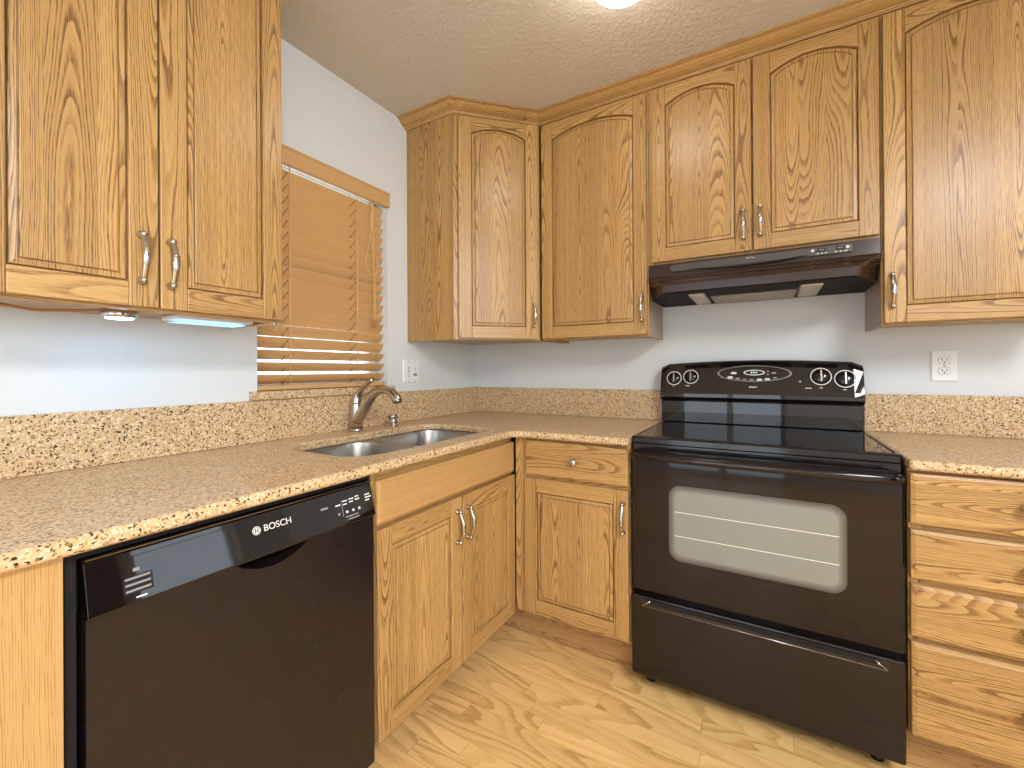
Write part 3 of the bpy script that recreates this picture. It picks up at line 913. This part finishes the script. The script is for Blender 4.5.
# ---------------------------------------------------------------- things under the left wall cabinet
BZ = UB + 0.012
t = thing('puck_light', 'small round silver puck light under the left wall cabinet', 'light', (0.17, -1.787, BZ - 0.001))
mb = MB(); mb.lathe([(0.036, 0.0), (0.036, -0.016), (0.033, -0.021)], (0.17, -1.787, BZ - 0.0005), (0, 0, 1), 28); mb.obj('housing', CHROME, t)
mb = MB(); mb.lathe([(0.028, -0.0212), (0.026, -0.0235), (0.005, -0.0245)], (0.17, -1.787, BZ - 0.0005), (0, 0, 1), 24); mb.obj('lens', LEDM, t)
mb = MB(); mb.tube(bez([(0.17, -1.824, BZ - 0.006), (0.16, -1.86, BZ - 0.010), (0.15, -1.93, BZ - 0.016), (0.155, -2.0, BZ - 0.006), (0.15, -2.05, BZ - 0.0035)], 6), 0.003, 8)
tag(mb.obj('cable', OAK_RED), 'thin brown lamp cable sagging under the left wall cabinet', 'cable')
t = thing('strip_light', 'flat white strip light under the left wall cabinet near the window', 'light', (0.15, -1.57, BZ - 0.001))
mb = MB(); mb.box(0.10, 0.20, -1.675, -1.475, BZ - 0.012, BZ - 0.0005, 'y'); mb.obj('housing', WHITE, t, bevel=0.003)
mb = MB(); mb.prism([(-1.60, BZ - 0.0125), (-1.54, BZ - 0.0125), (-1.49, BZ - 0.018), (-1.665, BZ - 0.018)], 0.108, 0.192, 'x', 'y'); mb.obj('diffuser', LEDS, t)
t = thing('cup_hook', 'tiny metal hook under the corner of the left wall cabinet', 'hook', (0.283, -1.453, UB))
mb = MB(); mb.tube(bez([(0.283, -1.453, UB - 0.0005), (0.283, -1.453, UB - 0.010), (0.283, -1.4525, UB - 0.024)], 5), 0.0022, 8); mb.obj('shank', PEWTER, t)

# ---------------------------------------------------------------- dishwasher
DY0, DY1 = -1.9985, -1.3885
t = thing('dishwasher', 'black built-in dishwasher under the left countertop', 'dishwasher', (0.33, (DY0 + DY1) / 2, 0))
mb = MB()
mb.box(0.06, 0.585, DY0 + 0.003, DY1 - 0.003, 0.09, 0.866)
mb.box(0.585, 0.618, DY0 + 0.003, DY0 + 0.016, 0.09, 0.878); mb.box(0.585, 0.618, DY1 - 0.010, DY1 - 0.003, 0.09, 0.878); mb.box(0.585, 0.612, DY0 + 0.016, DY1 - 0.01, 0.866, 0.879)
mb.obj('body', VOID, t)
mb = MB(); mb.box(0.54, 0.555, DY0 + 0.003, DY1 - 0.003, 0.001, 0.09); mb.obj('toe_plate', BLACKR, t)
py0, py1 = DY0 + 0.023, DY1 - 0.005
PZ = 0.772
# door with a smile-shaped notch under the control panel
hy0, hy1 = -1.752, -1.588
arc = [(hy1 + (hy0 - hy1) * i / 16, PZ - 0.0005 - 0.030 * math.sin(PI * i / 16) ** 0.75) for i in range(17)]
poly = [(py0, 0.095), (py1, 0.095), (py1, PZ - 0.0005)] + arc + [(py0, PZ - 0.0005)]
mb = MB(); mb.prism(poly, 0.586, 0.6345, 'x'); d_o = mb.obj('door', BLACKM, t)
mb = MB()
l0 = [Vector((0.6335, p[0], p[1])) for p in arc]; l1 = [Vector((0.622, p[0], p[1] + 0.004)) for p in arc]; l2 = [Vector((0.604, p[0] * 0.9 + 0.1 * (hy0 + hy1) / 2, PZ - 0.001 - (PZ - 0.001 - p[1]) * 0.35)) for p in arc]
mb.loops([l0, l1, l2], cap0=False, cap1=False, closed=False, smooth=True)
mb.obj('handle_recess', BLACKG, d_o)
# control panel, leaning back towards the top
mb = MB()
prof = [(0.600, PZ), (0.6425, PZ), (0.6440, PZ + 0.004), (0.6245, PZ + 0.078), (0.6225, PZ + 0.085), (0.618, PZ + 0.090), (0.600, PZ + 0.090)]
ls = [[Vector((a, yy, b)) for a, b in prof] for yy in (py0, py1)]
mb.loops(ls); c_o = mb.obj('control_panel', BLACKG, t, bevel=0.0012)
mb = MB(); mb.box(0.6, 0.6275, py0 + 0.001, py1 - 0.001, PZ + 0.0905, PZ + 0.0925); mb.obj('trim_strip', PEWTER, c_o)
SL = math.atan2(0.0195, 0.074)
TILT = Matrix.Rotation(-SL, 3, 'Y')
def on_panel(z): return 0.6440 - (z - PZ - 0.004) * 0.0195 / 0.074
ROT = TILT @ FACE_X
text('BOSCH', 0.0195, (on_panel(PZ + 0.055) + 0.0006, -1.660, PZ + 0.055), ROT, PRINT, c_o, 'brand_lettering')
mb = MB()
n_ = Vector((math.cos(SL), 0, math.sin(SL)))
ctr = Vector((on_panel(PZ + 0.055), -1.7065, PZ + 0.055))
mb.lathe([(0.0088, 0.0002), (0.0088, 0.0006)], ctr, n_, 28, smooth=False)
em_o = mb.obj('brand_emblem', PRINT, c_o)
mb = MB(); mb.lathe([(0.0074, 0.0), (0.0074, 0.0003), (0.0066, 0.0003), (0.0066, 0.0)], ctr + n_ * 0.0006, n_, 28, smooth=False, cap0=False, cap1=False)
for y0_, y1_, z0_, z1_ in ((-0.0033, -0.0018, -0.0052, 0.0052), (0.0018, 0.0033, -0.0052, 0.0052), (-0.0018, 0.0018, -0.0008, 0.0008)):
    uv_ = Vector((-math.sin(SL), 0, math.cos(SL)))
    q = [ctr + Vector((0, a, 0)) + uv_ * b for a, b in ((y0_, z0_), (y1_, z0_), (y1_, z1_), (y0_, z1_))]
    mb.loops([[p + n_ * 0.0006 for p in q], [p + n_ * 0.0009 for p in q]])
mb.obj('emblem_mark', VOID, em_o)
def mark(y0, y1, z0, z1, mat, name, par=None, h=0.0006):
    m = MB()
    vs_ = []
    for hh in (0.0001, h):
        for (yy, zz) in ((y0, z0), (y1, z0), (y1, z1), (y0, z1)):
            vs_.append(Vector((on_panel(zz), yy, zz)) + n_ * hh)
    m.add(vs_, [(3, 2, 1, 0), (4, 5, 6, 7), (0, 1, 5, 4), (1, 2, 6, 5), (2, 3, 7, 6), (3, 0, 4, 7)])
    return m.obj(name, mat, par or c_o)
v_o = mark(-1.930, -1.889, PZ + 0.018, PZ + 0.046, VOID, 'vent')
for zz in (0.0215, 0.031, 0.0405): mark(-1.927, -1.892, PZ + zz, PZ + zz + 0.0035, PRINTG, 'vent_slat', v_o, 0.0012)
mark(-1.914, -1.899, PZ + 0.0095, PZ + 0.012, PRINT, 'printed_mark'); mark(-1.915, -1.906, PZ + 0.052, PZ + 0.0575, PRINTG, 'printed_mark')
for k, yy in enumerate((-1.505, -1.481, -1.462, -1.443)):
    m = MB(); zz = PZ + 0.032
    m.lathe([(0.0035, 0.0), (0.0033, 0.0016), (0.001, 0.002)], Vector((on_panel(zz), yy, zz)), n_, 12); m.obj('button', PRINT if k else PRINTG, c_o)
for y0, y1, zz in ((-1.512, -1.498, 0.052), (-1.490, -1.476, 0.058), (-1.490, -1.478, 0.050), (-1.471, -1.456, 0.059), (-1.470, -1.459, 0.052), (-1.452, -1.440, 0.061), (-1.452, -1.438, 0.054), (-1.420, -1.404, 0.058), (-1.420, -1.400, 0.051), (-1.420, -1.407, 0.044), (-1.480, -1.445, 0.012), (-1.487, -1.448, 0.019)):
    mark(y0, y1, PZ + zz, PZ + zz + 0.003, PRINT if zz > 0.02 else PRINTG, 'printed_mark')
mark(-1.494, -1.4925, PZ + 0.024, PZ + 0.064, PRINTG, 'printed_mark')
mark(-1.553, -1.533, PZ + 0.053, PZ + 0.058, PRINTG, 'printed_mark')

# ---------------------------------------------------------------- range
GX0, GX1 = 1.134, 1.8965
GM = (GX0 + GX1) / 2
t = thing('range', 'black freestanding electric range with glass top and oven window', 'stove', (GM, -0.33, 0))
mb = MB(); mb.box(GX0 + 0.004, GX1 - 0.004, -0.603, -0.03, 0.045, 0.893); mb.obj('body', BLACK, t, bevel=0.002)
for xx in (1.186, 1.845):
    for yy in (-0.555, -0.08):
        mb = MB(); mb.lathe([(0.016, 0.0005), (0.016, 0.014), (0.008, 0.018), (0.008, 0.046)], (xx, yy, 0), (0, 0, 1), 14); mb.obj('foot', BLACKR, t)
# cooktop
mb = MB()
l = lambda i, z: [Vector((p[0], p[1], z)) for p in rrect(GX0 - 0.003 + i, GX1 + 0.003 - i, -0.613 + i, -0.045 - i, 0.010, 4)]
mb.loops([l(0.003, 0.8935), l(0, 0.897), l(0, 0.914), l(0.004, 0.9195), l(0.014, 0.921), l(0.018, 0.9185)]); ct = mb.obj('cooktop', BLACK, t)
mb = MB(); mb.box(GX0 + 0.018, GX1 - 0.018, -0.590, -0.100, 0.9186, 0.9202); gl = mb.obj('glass_top', BLACKG, ct)
for xx, yy, rr in ((1.33, -0.46, 0.10), (1.70, -0.46, 0.075), (1.33, -0.20, 0.075), (1.70, -0.20, 0.10)):
    mb = MB(); mb.lathe([(rr, 0.0), (rr, 0.0003), (rr - 0.002, 0.0003), (rr - 0.002, 0.0)], (xx, yy, 0.9203), (0, 0, 1), 48, smooth=False, cap0=False, cap1=False); mb.obj('burner_ring', plain('burner_print', srgb(30, 27, 27), 0.1) if 'burner_print' not in bpy.data.materials else bpy.data.materials['burner_print'], ct)
# vent trim strip between top and door
mb = MB(); mb.box(GX0 + 0.004, GX1 - 0.004, -0.606, -0.6035, 0.870, 0.892); vt = mb.obj('vent_trim', BLACK, t)
for k in range(7):
    xx = GX0 + 0.08 + k * 0.098
    mb = MB(); mb.box(xx, xx + 0.05, -0.6068, -0.6058, 0.878, 0.885); mb.obj('vent_slot', VOID, vt)
# oven door
oy = -0.634
mb = MB(); l = lambda i, y: [Vector((p[0], y, p[1])) for p in rrect(GX0 + i, GX1 - i, 0.3665 + i, 0.8675 - i, 0.006, 3)]
mb.loops([l(0, -0.5975), l(0, oy + 0.006), l(0.002, oy + 0.002), l(0.007, oy)]); od = mb.obj('oven_door', BLACKD, t)
def win_outline(ins, y):
    x0, x1, z0, z1 = 1.270 + ins, 1.764 - ins, 0.500 + ins, 0.758 - ins
    pts = rrect(x0, x1, z0, z1, 0.034 - ins * 0.6, 6)
    out = []
    for x, z in pts:
        u = (x - (x0 + x1) / 2) / ((x1 - x0) / 2)
        vv = (z - (z0 + z1) / 2) / ((z1 - z0) / 2)
        z += (1 - u * u) * (0.010 if vv > 0 else -0.008)
        x += (1 - vv * vv) * 0.006 * (1 if u > 0 else -1)
        out.append(Vector((x, y, z)))
    return out
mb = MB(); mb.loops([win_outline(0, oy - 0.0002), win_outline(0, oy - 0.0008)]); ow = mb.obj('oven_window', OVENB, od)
for k_ in range(5):  # stacked grey outlines, lighter towards the middle of the window
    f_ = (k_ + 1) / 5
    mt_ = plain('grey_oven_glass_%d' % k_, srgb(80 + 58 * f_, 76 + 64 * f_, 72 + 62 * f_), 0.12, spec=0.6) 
    mb = MB(); mb.loops([win_outline(0.004 * (k_ + 1), oy - 0.0008 - 0.0001 * k_), win_outline(0.004 * (k_ + 1), oy - 0.0009 - 0.0001 * k_)]); mb.obj('pane' if k_ == 4 else 'pane_ring', mt_, ow)
for zz in (0.585, 0.668):
    mb = MB(); mb.box(1.287, 1.748, oy - 0.0020, oy - 0.0012, zz - 0.0012, zz + 0.0012); mb.obj('rack_line', RACK, ow)
# bar handle across the door
mb = MB()
hz_ = 0.858
pts = bez([(GX0 + 0.006, oy - 0.010, hz_ - 0.002), (GX0 + 0.06, oy - 0.034, hz_), (GM - 0.15, oy - 0.047, hz_ + 0.001), (GM + 0.15, oy - 0.047, hz_ + 0.001), (GX1 - 0.06, oy - 0.034, hz_), (GX1 - 0.006, oy - 0.010, hz_ - 0.002)], 8)
mb.tube(pts, [0.010 + 0.003 * min(1, min(i, len(pts) - 1 - i) / 6) for i in range(len(pts))], 14, flat=0.8, side=(0, 0, 1))
for xx in (GX0 + 0.03, GX1 - 0.03): mb.box(xx - 0.012, xx + 0.012, oy - 0.022, oy + 0.004, hz_ - 0.010, hz_ + 0.008)
mb.obj('handle', BLACK, od)
# storage drawer with its long finger recess
dz0, dz1 = 0.056, 0.346
mb = MB(); l = lambda i, y: [Vector((p[0], y, p[1])) for p in rrect(GX0 + i, GX1 - i, dz0 + i, dz1 - i, 0.006, 3)]
# closed face, the recess and its shade are laid on it
def trap(i, y): return [Vector((p[0], y, p[1])) for p in ((1.178 + i, 0.331 - i * 0.6), (1.207 + i, 0.313 + i * 0.3), (1.824 - i, 0.313 + i * 0.3), (1.853 - i, 0.331 - i * 0.6), (1.846 - i, 0.338 - i), (1.185 + i, 0.338 - i))]
mb.loops([l(0, -0.5975), l(0, oy + 0.006), l(0.002, oy + 0.002), l(0.006, oy)]); dr = mb.obj('drawer', BLACK, t)
mb = MB()
o_ = [(1.168, 0.338), (1.170, 0.320), (1.186, 0.309), (1.845, 0.309), (1.861, 0.320), (1.863, 0.338)]
i_ = [(1.200, 0.336), (1.202, 0.333), (1.206, 0.331), (1.825, 0.331), (1.829, 0.333), (1.831, 0.336)]
A = [Vector((x, oy - 0.0015, z)) for x, z in o_]; B = [Vector((x, oy + 0.0, z)) for x, z in i_]
A0 = [Vector((x, oy - 0.0002, z)) for x, z in o_]
mb.loops([A0, A, B], cap0=False, cap1=False); mb.obj('handle_recess', BLACKG, dr)
mb = MB(); mb.box(1.200, 1.831, oy - 0.0012, oy - 0.0002, 0.3215, 0.3365); mb.obj('recess_painted_shade', VOID, dr)  # dark strip on the drawer face, paints the shade inside the recess
mb = MB()
for x0_, z0_, x1_, z1_ in ((1.170, 0.312, 1.203, 0.333), (1.861, 0.312, 1.828, 0.333)):
    mb.tube([(x0_ + 0.004 * (1 if x1_ > x0_ else -1), oy - 0.002, z0_), (x1_, oy - 0.002, z1_)], 0.0016, 6)
mb.tube([(1.174, oy - 0.002, 0.3115), (1.857, oy - 0.002, 0.3115)], 0.0011, 6)
mb.obj('recess_lip', CHROME, dr)
# backguard
mb = MB(); mb.box(GX0 + 0.002, GX1 - 0.008, -0.093, -0.028, 0.9212, 1.020); bgd = mb.obj('riser', BLACKG, t, bevel=0.003)
BGP = [(-0.094, 1.0205), (-0.108, 1.026), (-0.116, 1.038), (-0.116, 1.052), (-0.112, 1.068), (-0.088, 1.160), (-0.080, 1.176), (-0.066, 1.186), (-0.050, 1.188), (-0.028, 1.180), (-0.028, 1.0205)]
mb = MB()
NX = 24
ls = []
for i in range(NX + 1):
    u = i / NX * 2 - 1
    xx = GM - 0.003 + u * (GX1 - GX0 - 0.006) / 2
    edge = max(0.0, (abs(u) - 0.965) / 0.035)
    ls.append([Vector((xx, y, z + (0.015 * (1 - u * u) - 0.012 * edge ** 2) * max(0, (z - 1.03) / 0.155))) for y, z in BGP])
mb.loops(ls, smooth=False); bp = mb.obj('control_panel', BLACKG, t, bevel=0.002)
def bg_y(z): return -0.112 + (z - 1.068 - 0.003) * 0.024 / 0.092
BT_ = math.atan2(0.024, 0.092)
bn = Vector((0, -math.cos(BT_), math.sin(BT_)))
def bpt(x, z, h=0.0): return Vector((x, bg_y(z), z)) + bn * h
for x_, z_, r_ in ((1.194, 1.1235, 0.032), (1.2665, 1.130, 0.032), (1.7535, 1.1325, 0.035), (1.8315, 1.1235, 0.035)):
    mb = MB()
    mb.lathe([(r_ * 0.80, 0.0), (r_ * 0.80, 0.010), (r_ * 0.72, 0.013), (r_ * 0.2, 0.0135)], bpt(x_, z_, 0.001), bn, 24)
    ko = mb.obj('knob', BLACK, bp)
    mb = MB(); mb.lathe([(r_ * 1.02, 0.0), (r_ * 1.02, 0.0012), (r_ * 0.92, 0.0012), (r_ * 0.92, 0.0)], bpt(x_, z_, 0.0008), bn, 30, smooth=False, cap0=False, cap1=False); mb.obj('dial_ring', PRINT, ko)
    mb = MB()
    a, b = bpt(x_, z_, 0.013), bpt(x_, z_, 0.019)
    upv = Vector((0, math.sin(BT_), math.cos(BT_))); rtv = Vector((1, 0, 0))
    q = [(-0.0035, -r_ * .7), (0.0035, -r_ * .7), (0.0035, r_ * .7), (-0.0035, r_ * .7)]
    mb.loops([[a + rtv * p + upv * s for p, s in q], [b + rtv * p * .7 + upv * s * .95 for p, s in q]]); mb.obj('grip', NICKEL, ko)
# oval display
def oval(cx, cz, a, b, h0, h1, n=40):
    upv = Vector((0, math.sin(BT_), math.cos(BT_)))
    c = bpt(cx, cz)
    f = lambda k, h: [c + Vector((a * k[0] * math.cos(2 * PI * i / n), 0, 0)) + upv * (b * k[1] * math.sin(2 * PI * i / n)) + bn * h for i in range(n)]
    return f
ox, oz = 1.5165, 1.1445
f = oval(ox, oz, 0.140, 0.036, 0, 0)
mb = MB(); mb.loops([f((1, 1), 0.0003), f((1, 1), 0.002), f((0.96, 0.93), 0.0028), f((0.95, 0.9), 0.002)], cap0=False); dp = mb.obj('display_bezel', PRINTG, bp)
f = oval(ox, oz, 0.1325, 0.0325, 0, 0)
mb = MB(); mb.loops([f((1, 1), 0.002), f((1, 1), 0.003)]); mb.obj('display_panel', BLACKG, dp)
f = oval(1.5195, 1.148, 0.040, 0.0125, 0, 0)
mb = MB(); mb.loops([f((1, 1), 0.003), f((1, 1), 0.004), f((0.86, 0.7), 0.004), f((0.86, 0.7), 0.0032)], cap0=False, cap1=False); mb.obj('clock_ring', PRINT, dp)
RB = Matrix.Rotation(-BT_, 3, 'X') @ FACE_Y
mb = MB()
for k in range(3):
    m_ = bpt(1.510 + k * 0.009, 1.148, 0.0034)
    mb.box(m_.x - 0.0028, m_.x + 0.0028, m_.y - 0.0004, m_.y + 0.0004, m_.z - 0.004, m_.z + 0.004)
mb.obj('clock_digits', LCD, dp)
for cx, cz, a in ((1.4415, 1.146, 0.012), (1.428, 1.127, 0.012), (1.457, 1.1215, 0.010), (1.483, 1.1185, 0.009), (1.510, 1.117, 0.009), (1.539, 1.1175, 0.011), (1.568, 1.120, 0.011), (1.596, 1.126, 0.008), (1.592, 1.146, 0.010), (1.570, 1.140, 0.006), (1.570, 1.153, 0.006), (1.394, 1.126, 0.004)):
    f = oval(cx, cz, a, a * 0.45, 0, 0, 18)
    mb = MB(); mb.loops([f((1, 1), 0.003), f((1, 1), 0.0042), f((.8, .8), 0.0046)]); mb.obj('button', PRINT if a > 0.0105 else PRINTG, dp)
def bmark(x0, x1, z0, z1, mat, name, par):
    mb = MB(); upv = Vector((0, math.sin(BT_), math.cos(BT_)))
    vs_ = [bpt(x, z, h) for h in (0.0002, 0.0009) for x, z in ((x0, z0), (x1, z0), (x1, z1), (x0, z1))]
    mb.add(vs_, [(3, 2, 1, 0), (4, 5, 6, 7), (0, 1, 5, 4), (1, 2, 6, 5), (2, 3, 7, 6), (3, 0, 4, 7)])
    return mb.obj(name, mat, par)
bmark(1.500, 1.530, 1.085, 1.089, PRINT, 'printed_mark', bp)
for x0, x1, z in ((1.190, 1.194, 1.085), (1.245, 1.262, 1.088), (1.700, 1.722, 1.084), (1.748, 1.758, 1.086), (1.824, 1.834, 1.080)):
    bmark(x0, x1, z, z + 0.003, PRINT, 'printed_mark', bp)
lo_ = bmark(1.677, 1.690, 1.122, 1.142, VOID, 'rocker_switch', bp)
bmark(1.679, 1.688, 1.108, 1.116, PRINTG, 'printed_mark', bp)

# ---------------------------------------------------------------- range hood
HX0, HX1 = 1.1305, 1.9045
t = thing('range_hood', 'black under-cabinet range hood above the stove', 'range hood', ((HX0 + HX1) / 2, -0.2, 1.47))
BROWN = smudged_black('dark_brown_black_enamel', srgb(52, 36, 30), 0.14, 0.24, 6.0)
mb = MB()
# plan outline at several heights : (height, front y, front x inset, corner y)
def plan(z, yf, ins, yc):
    return [Vector(p) for p in ((HX0, -0.002, z), (HX0, yc, z), (HX0 + ins, yf, z), (HX1 - ins, yf, z), (HX1, yc, z), (HX1, -0.002, z))]
ringf = [plan(1.6115, -0.296, 0.002, -0.294), plan(1.6110, -0.314, 0.002, -0.312), plan(1.557, -0.318, 0.002, -0.316), plan(1.553, -0.330, 0.006, -0.316),
         plan(1.535, -0.350, 0.030, -0.312), plan(1.528, -0.368, 0.045, -0.300), plan(1.508, -0.400, 0.072, -0.270), plan(1.504, -0.404, 0.076, -0.262), plan(1.474, -0.404, 0.076, -0.250)]
# underside pan rises inside
mb.loops(ringf + [plan(1.472, -0.400, 0.078, -0.246)], cap0=True, cap1=True)
mb.obj('body', BROWN, t, bevel=0.0015)
mb = MB(); mb.loops([plan(1.4718, -0.396, 0.080, -0.245), plan(1.4700, -0.396, 0.080, -0.245)]); pan = mb.obj('underside', VOID, t)
# front control strip
mb = MB()
mb.loops([[Vector((p[0], -0.3185, p[1])) for p in rrect(1.222, 1.826, 1.5725, 1.6005, 0.006, 4)], [Vector((p[0], -0.3235, p[1])) for p in rrect(1.222, 1.826, 1.5725, 1.6005, 0.006, 4)]]); stp = mb.obj('control_strip', plain('grey_brown_strip', srgb(74, 66, 60), 0.3, 0.0), t)
mb = MB()   # curved swoosh beneath the strip
pts = bez([(1.30, -0.3245, 1.576), (1.40, -0.3260, 1.570), (1.515, -0.3265, 1.5675), (1.62, -0.3260, 1.570), (1.70, -0.3245, 1.577)], 6)
mb.tube(pts, [0.0008 + 0.0035 * math.sin(PI * i / (len(pts) - 1)) for i in range(len(pts))], 8); mb.obj('trim_curve', BLACK, stp)
text('NuTone', 0.0085, (1.515, -0.3240, 1.5925), FACE_Y, PRINT, stp, 'brand_lettering')
for x0 in (1.725, 1.779):
    mb = MB(); mb.box(x0, x0 + 0.026, -0.3262, -0.3232, 1.5835, 1.5965); sw = mb.obj('rocker_switch', BLACKR, stp, bevel=0.001)
    mb = MB(); mb.box(x0 + 0.006, x0 + 0.020, -0.3266, -0.3260, 1.5885, 1.5915); mb.obj('printed_mark', PRINTG, sw)
for x0 in (1.7115, 1.8125):
    mb = MB(); mb.lathe([(0.0055, 0.0), (0.0052, 0.0018), (0.001, 0.0022)], (x0, -0.3234, 1.590), (0, -1, 0), 14); mb.obj('indicator', PRINT, stp)
for x0, x1 in ((1.724, 1.731), (1.736, 1.742), (1.747, 1.754), (1.776, 1.784), (1.790, 1.797), (1.803, 1.812)):
    mb = MB(); mb.box(x0, x1, -0.3240, -0.3234, 1.576, 1.579); mb.obj('printed_mark', PRINT, stp)
# grease filter and the two lamp lenses on the underside
mb = MB(); z = 1.4697
mb.box(1.365, 1.668, -0.245, -0.018, z - 0.004, z, 'x')
fl = mb.obj('filter', MESHM, t, bevel=0.001)
fm = NT('filter_mesh'); tc = fm.n('ShaderNodeTexCoord')
ck = fm.n('ShaderNodeTexVoronoi', {'Vector': tc.outputs['Object'], 'Scale': 130.0}).outputs['Distance']
FM = fm.bsdf(fm.ramp(ck, [(0.25, srgb(70, 58, 48)), (0.5, srgb(178, 164, 146))]), 0.35, 0.7)
mb = MB(); mb.box(1.381, 1.652, -0.230, -0.034, z - 0.0052, z - 0.004, 'x'); mb.obj('filter_mesh', FM, fl)
for x0, x1 in ((1.290, 1.352), (1.674, 1.745)):
    mb = MB(); mb.loops([[Vector((p[0], p[1], z)) for p in rrect(x0, x1, -0.335, -0.06, 0.014, 4)], [Vector((p[0], p[1], z - 0.006)) for p in rrect(x0 + 0.003, x1 - 0.003, -0.332, -0.063, 0.012, 4)]]); mb.obj('lamp_lens', LENS, t)
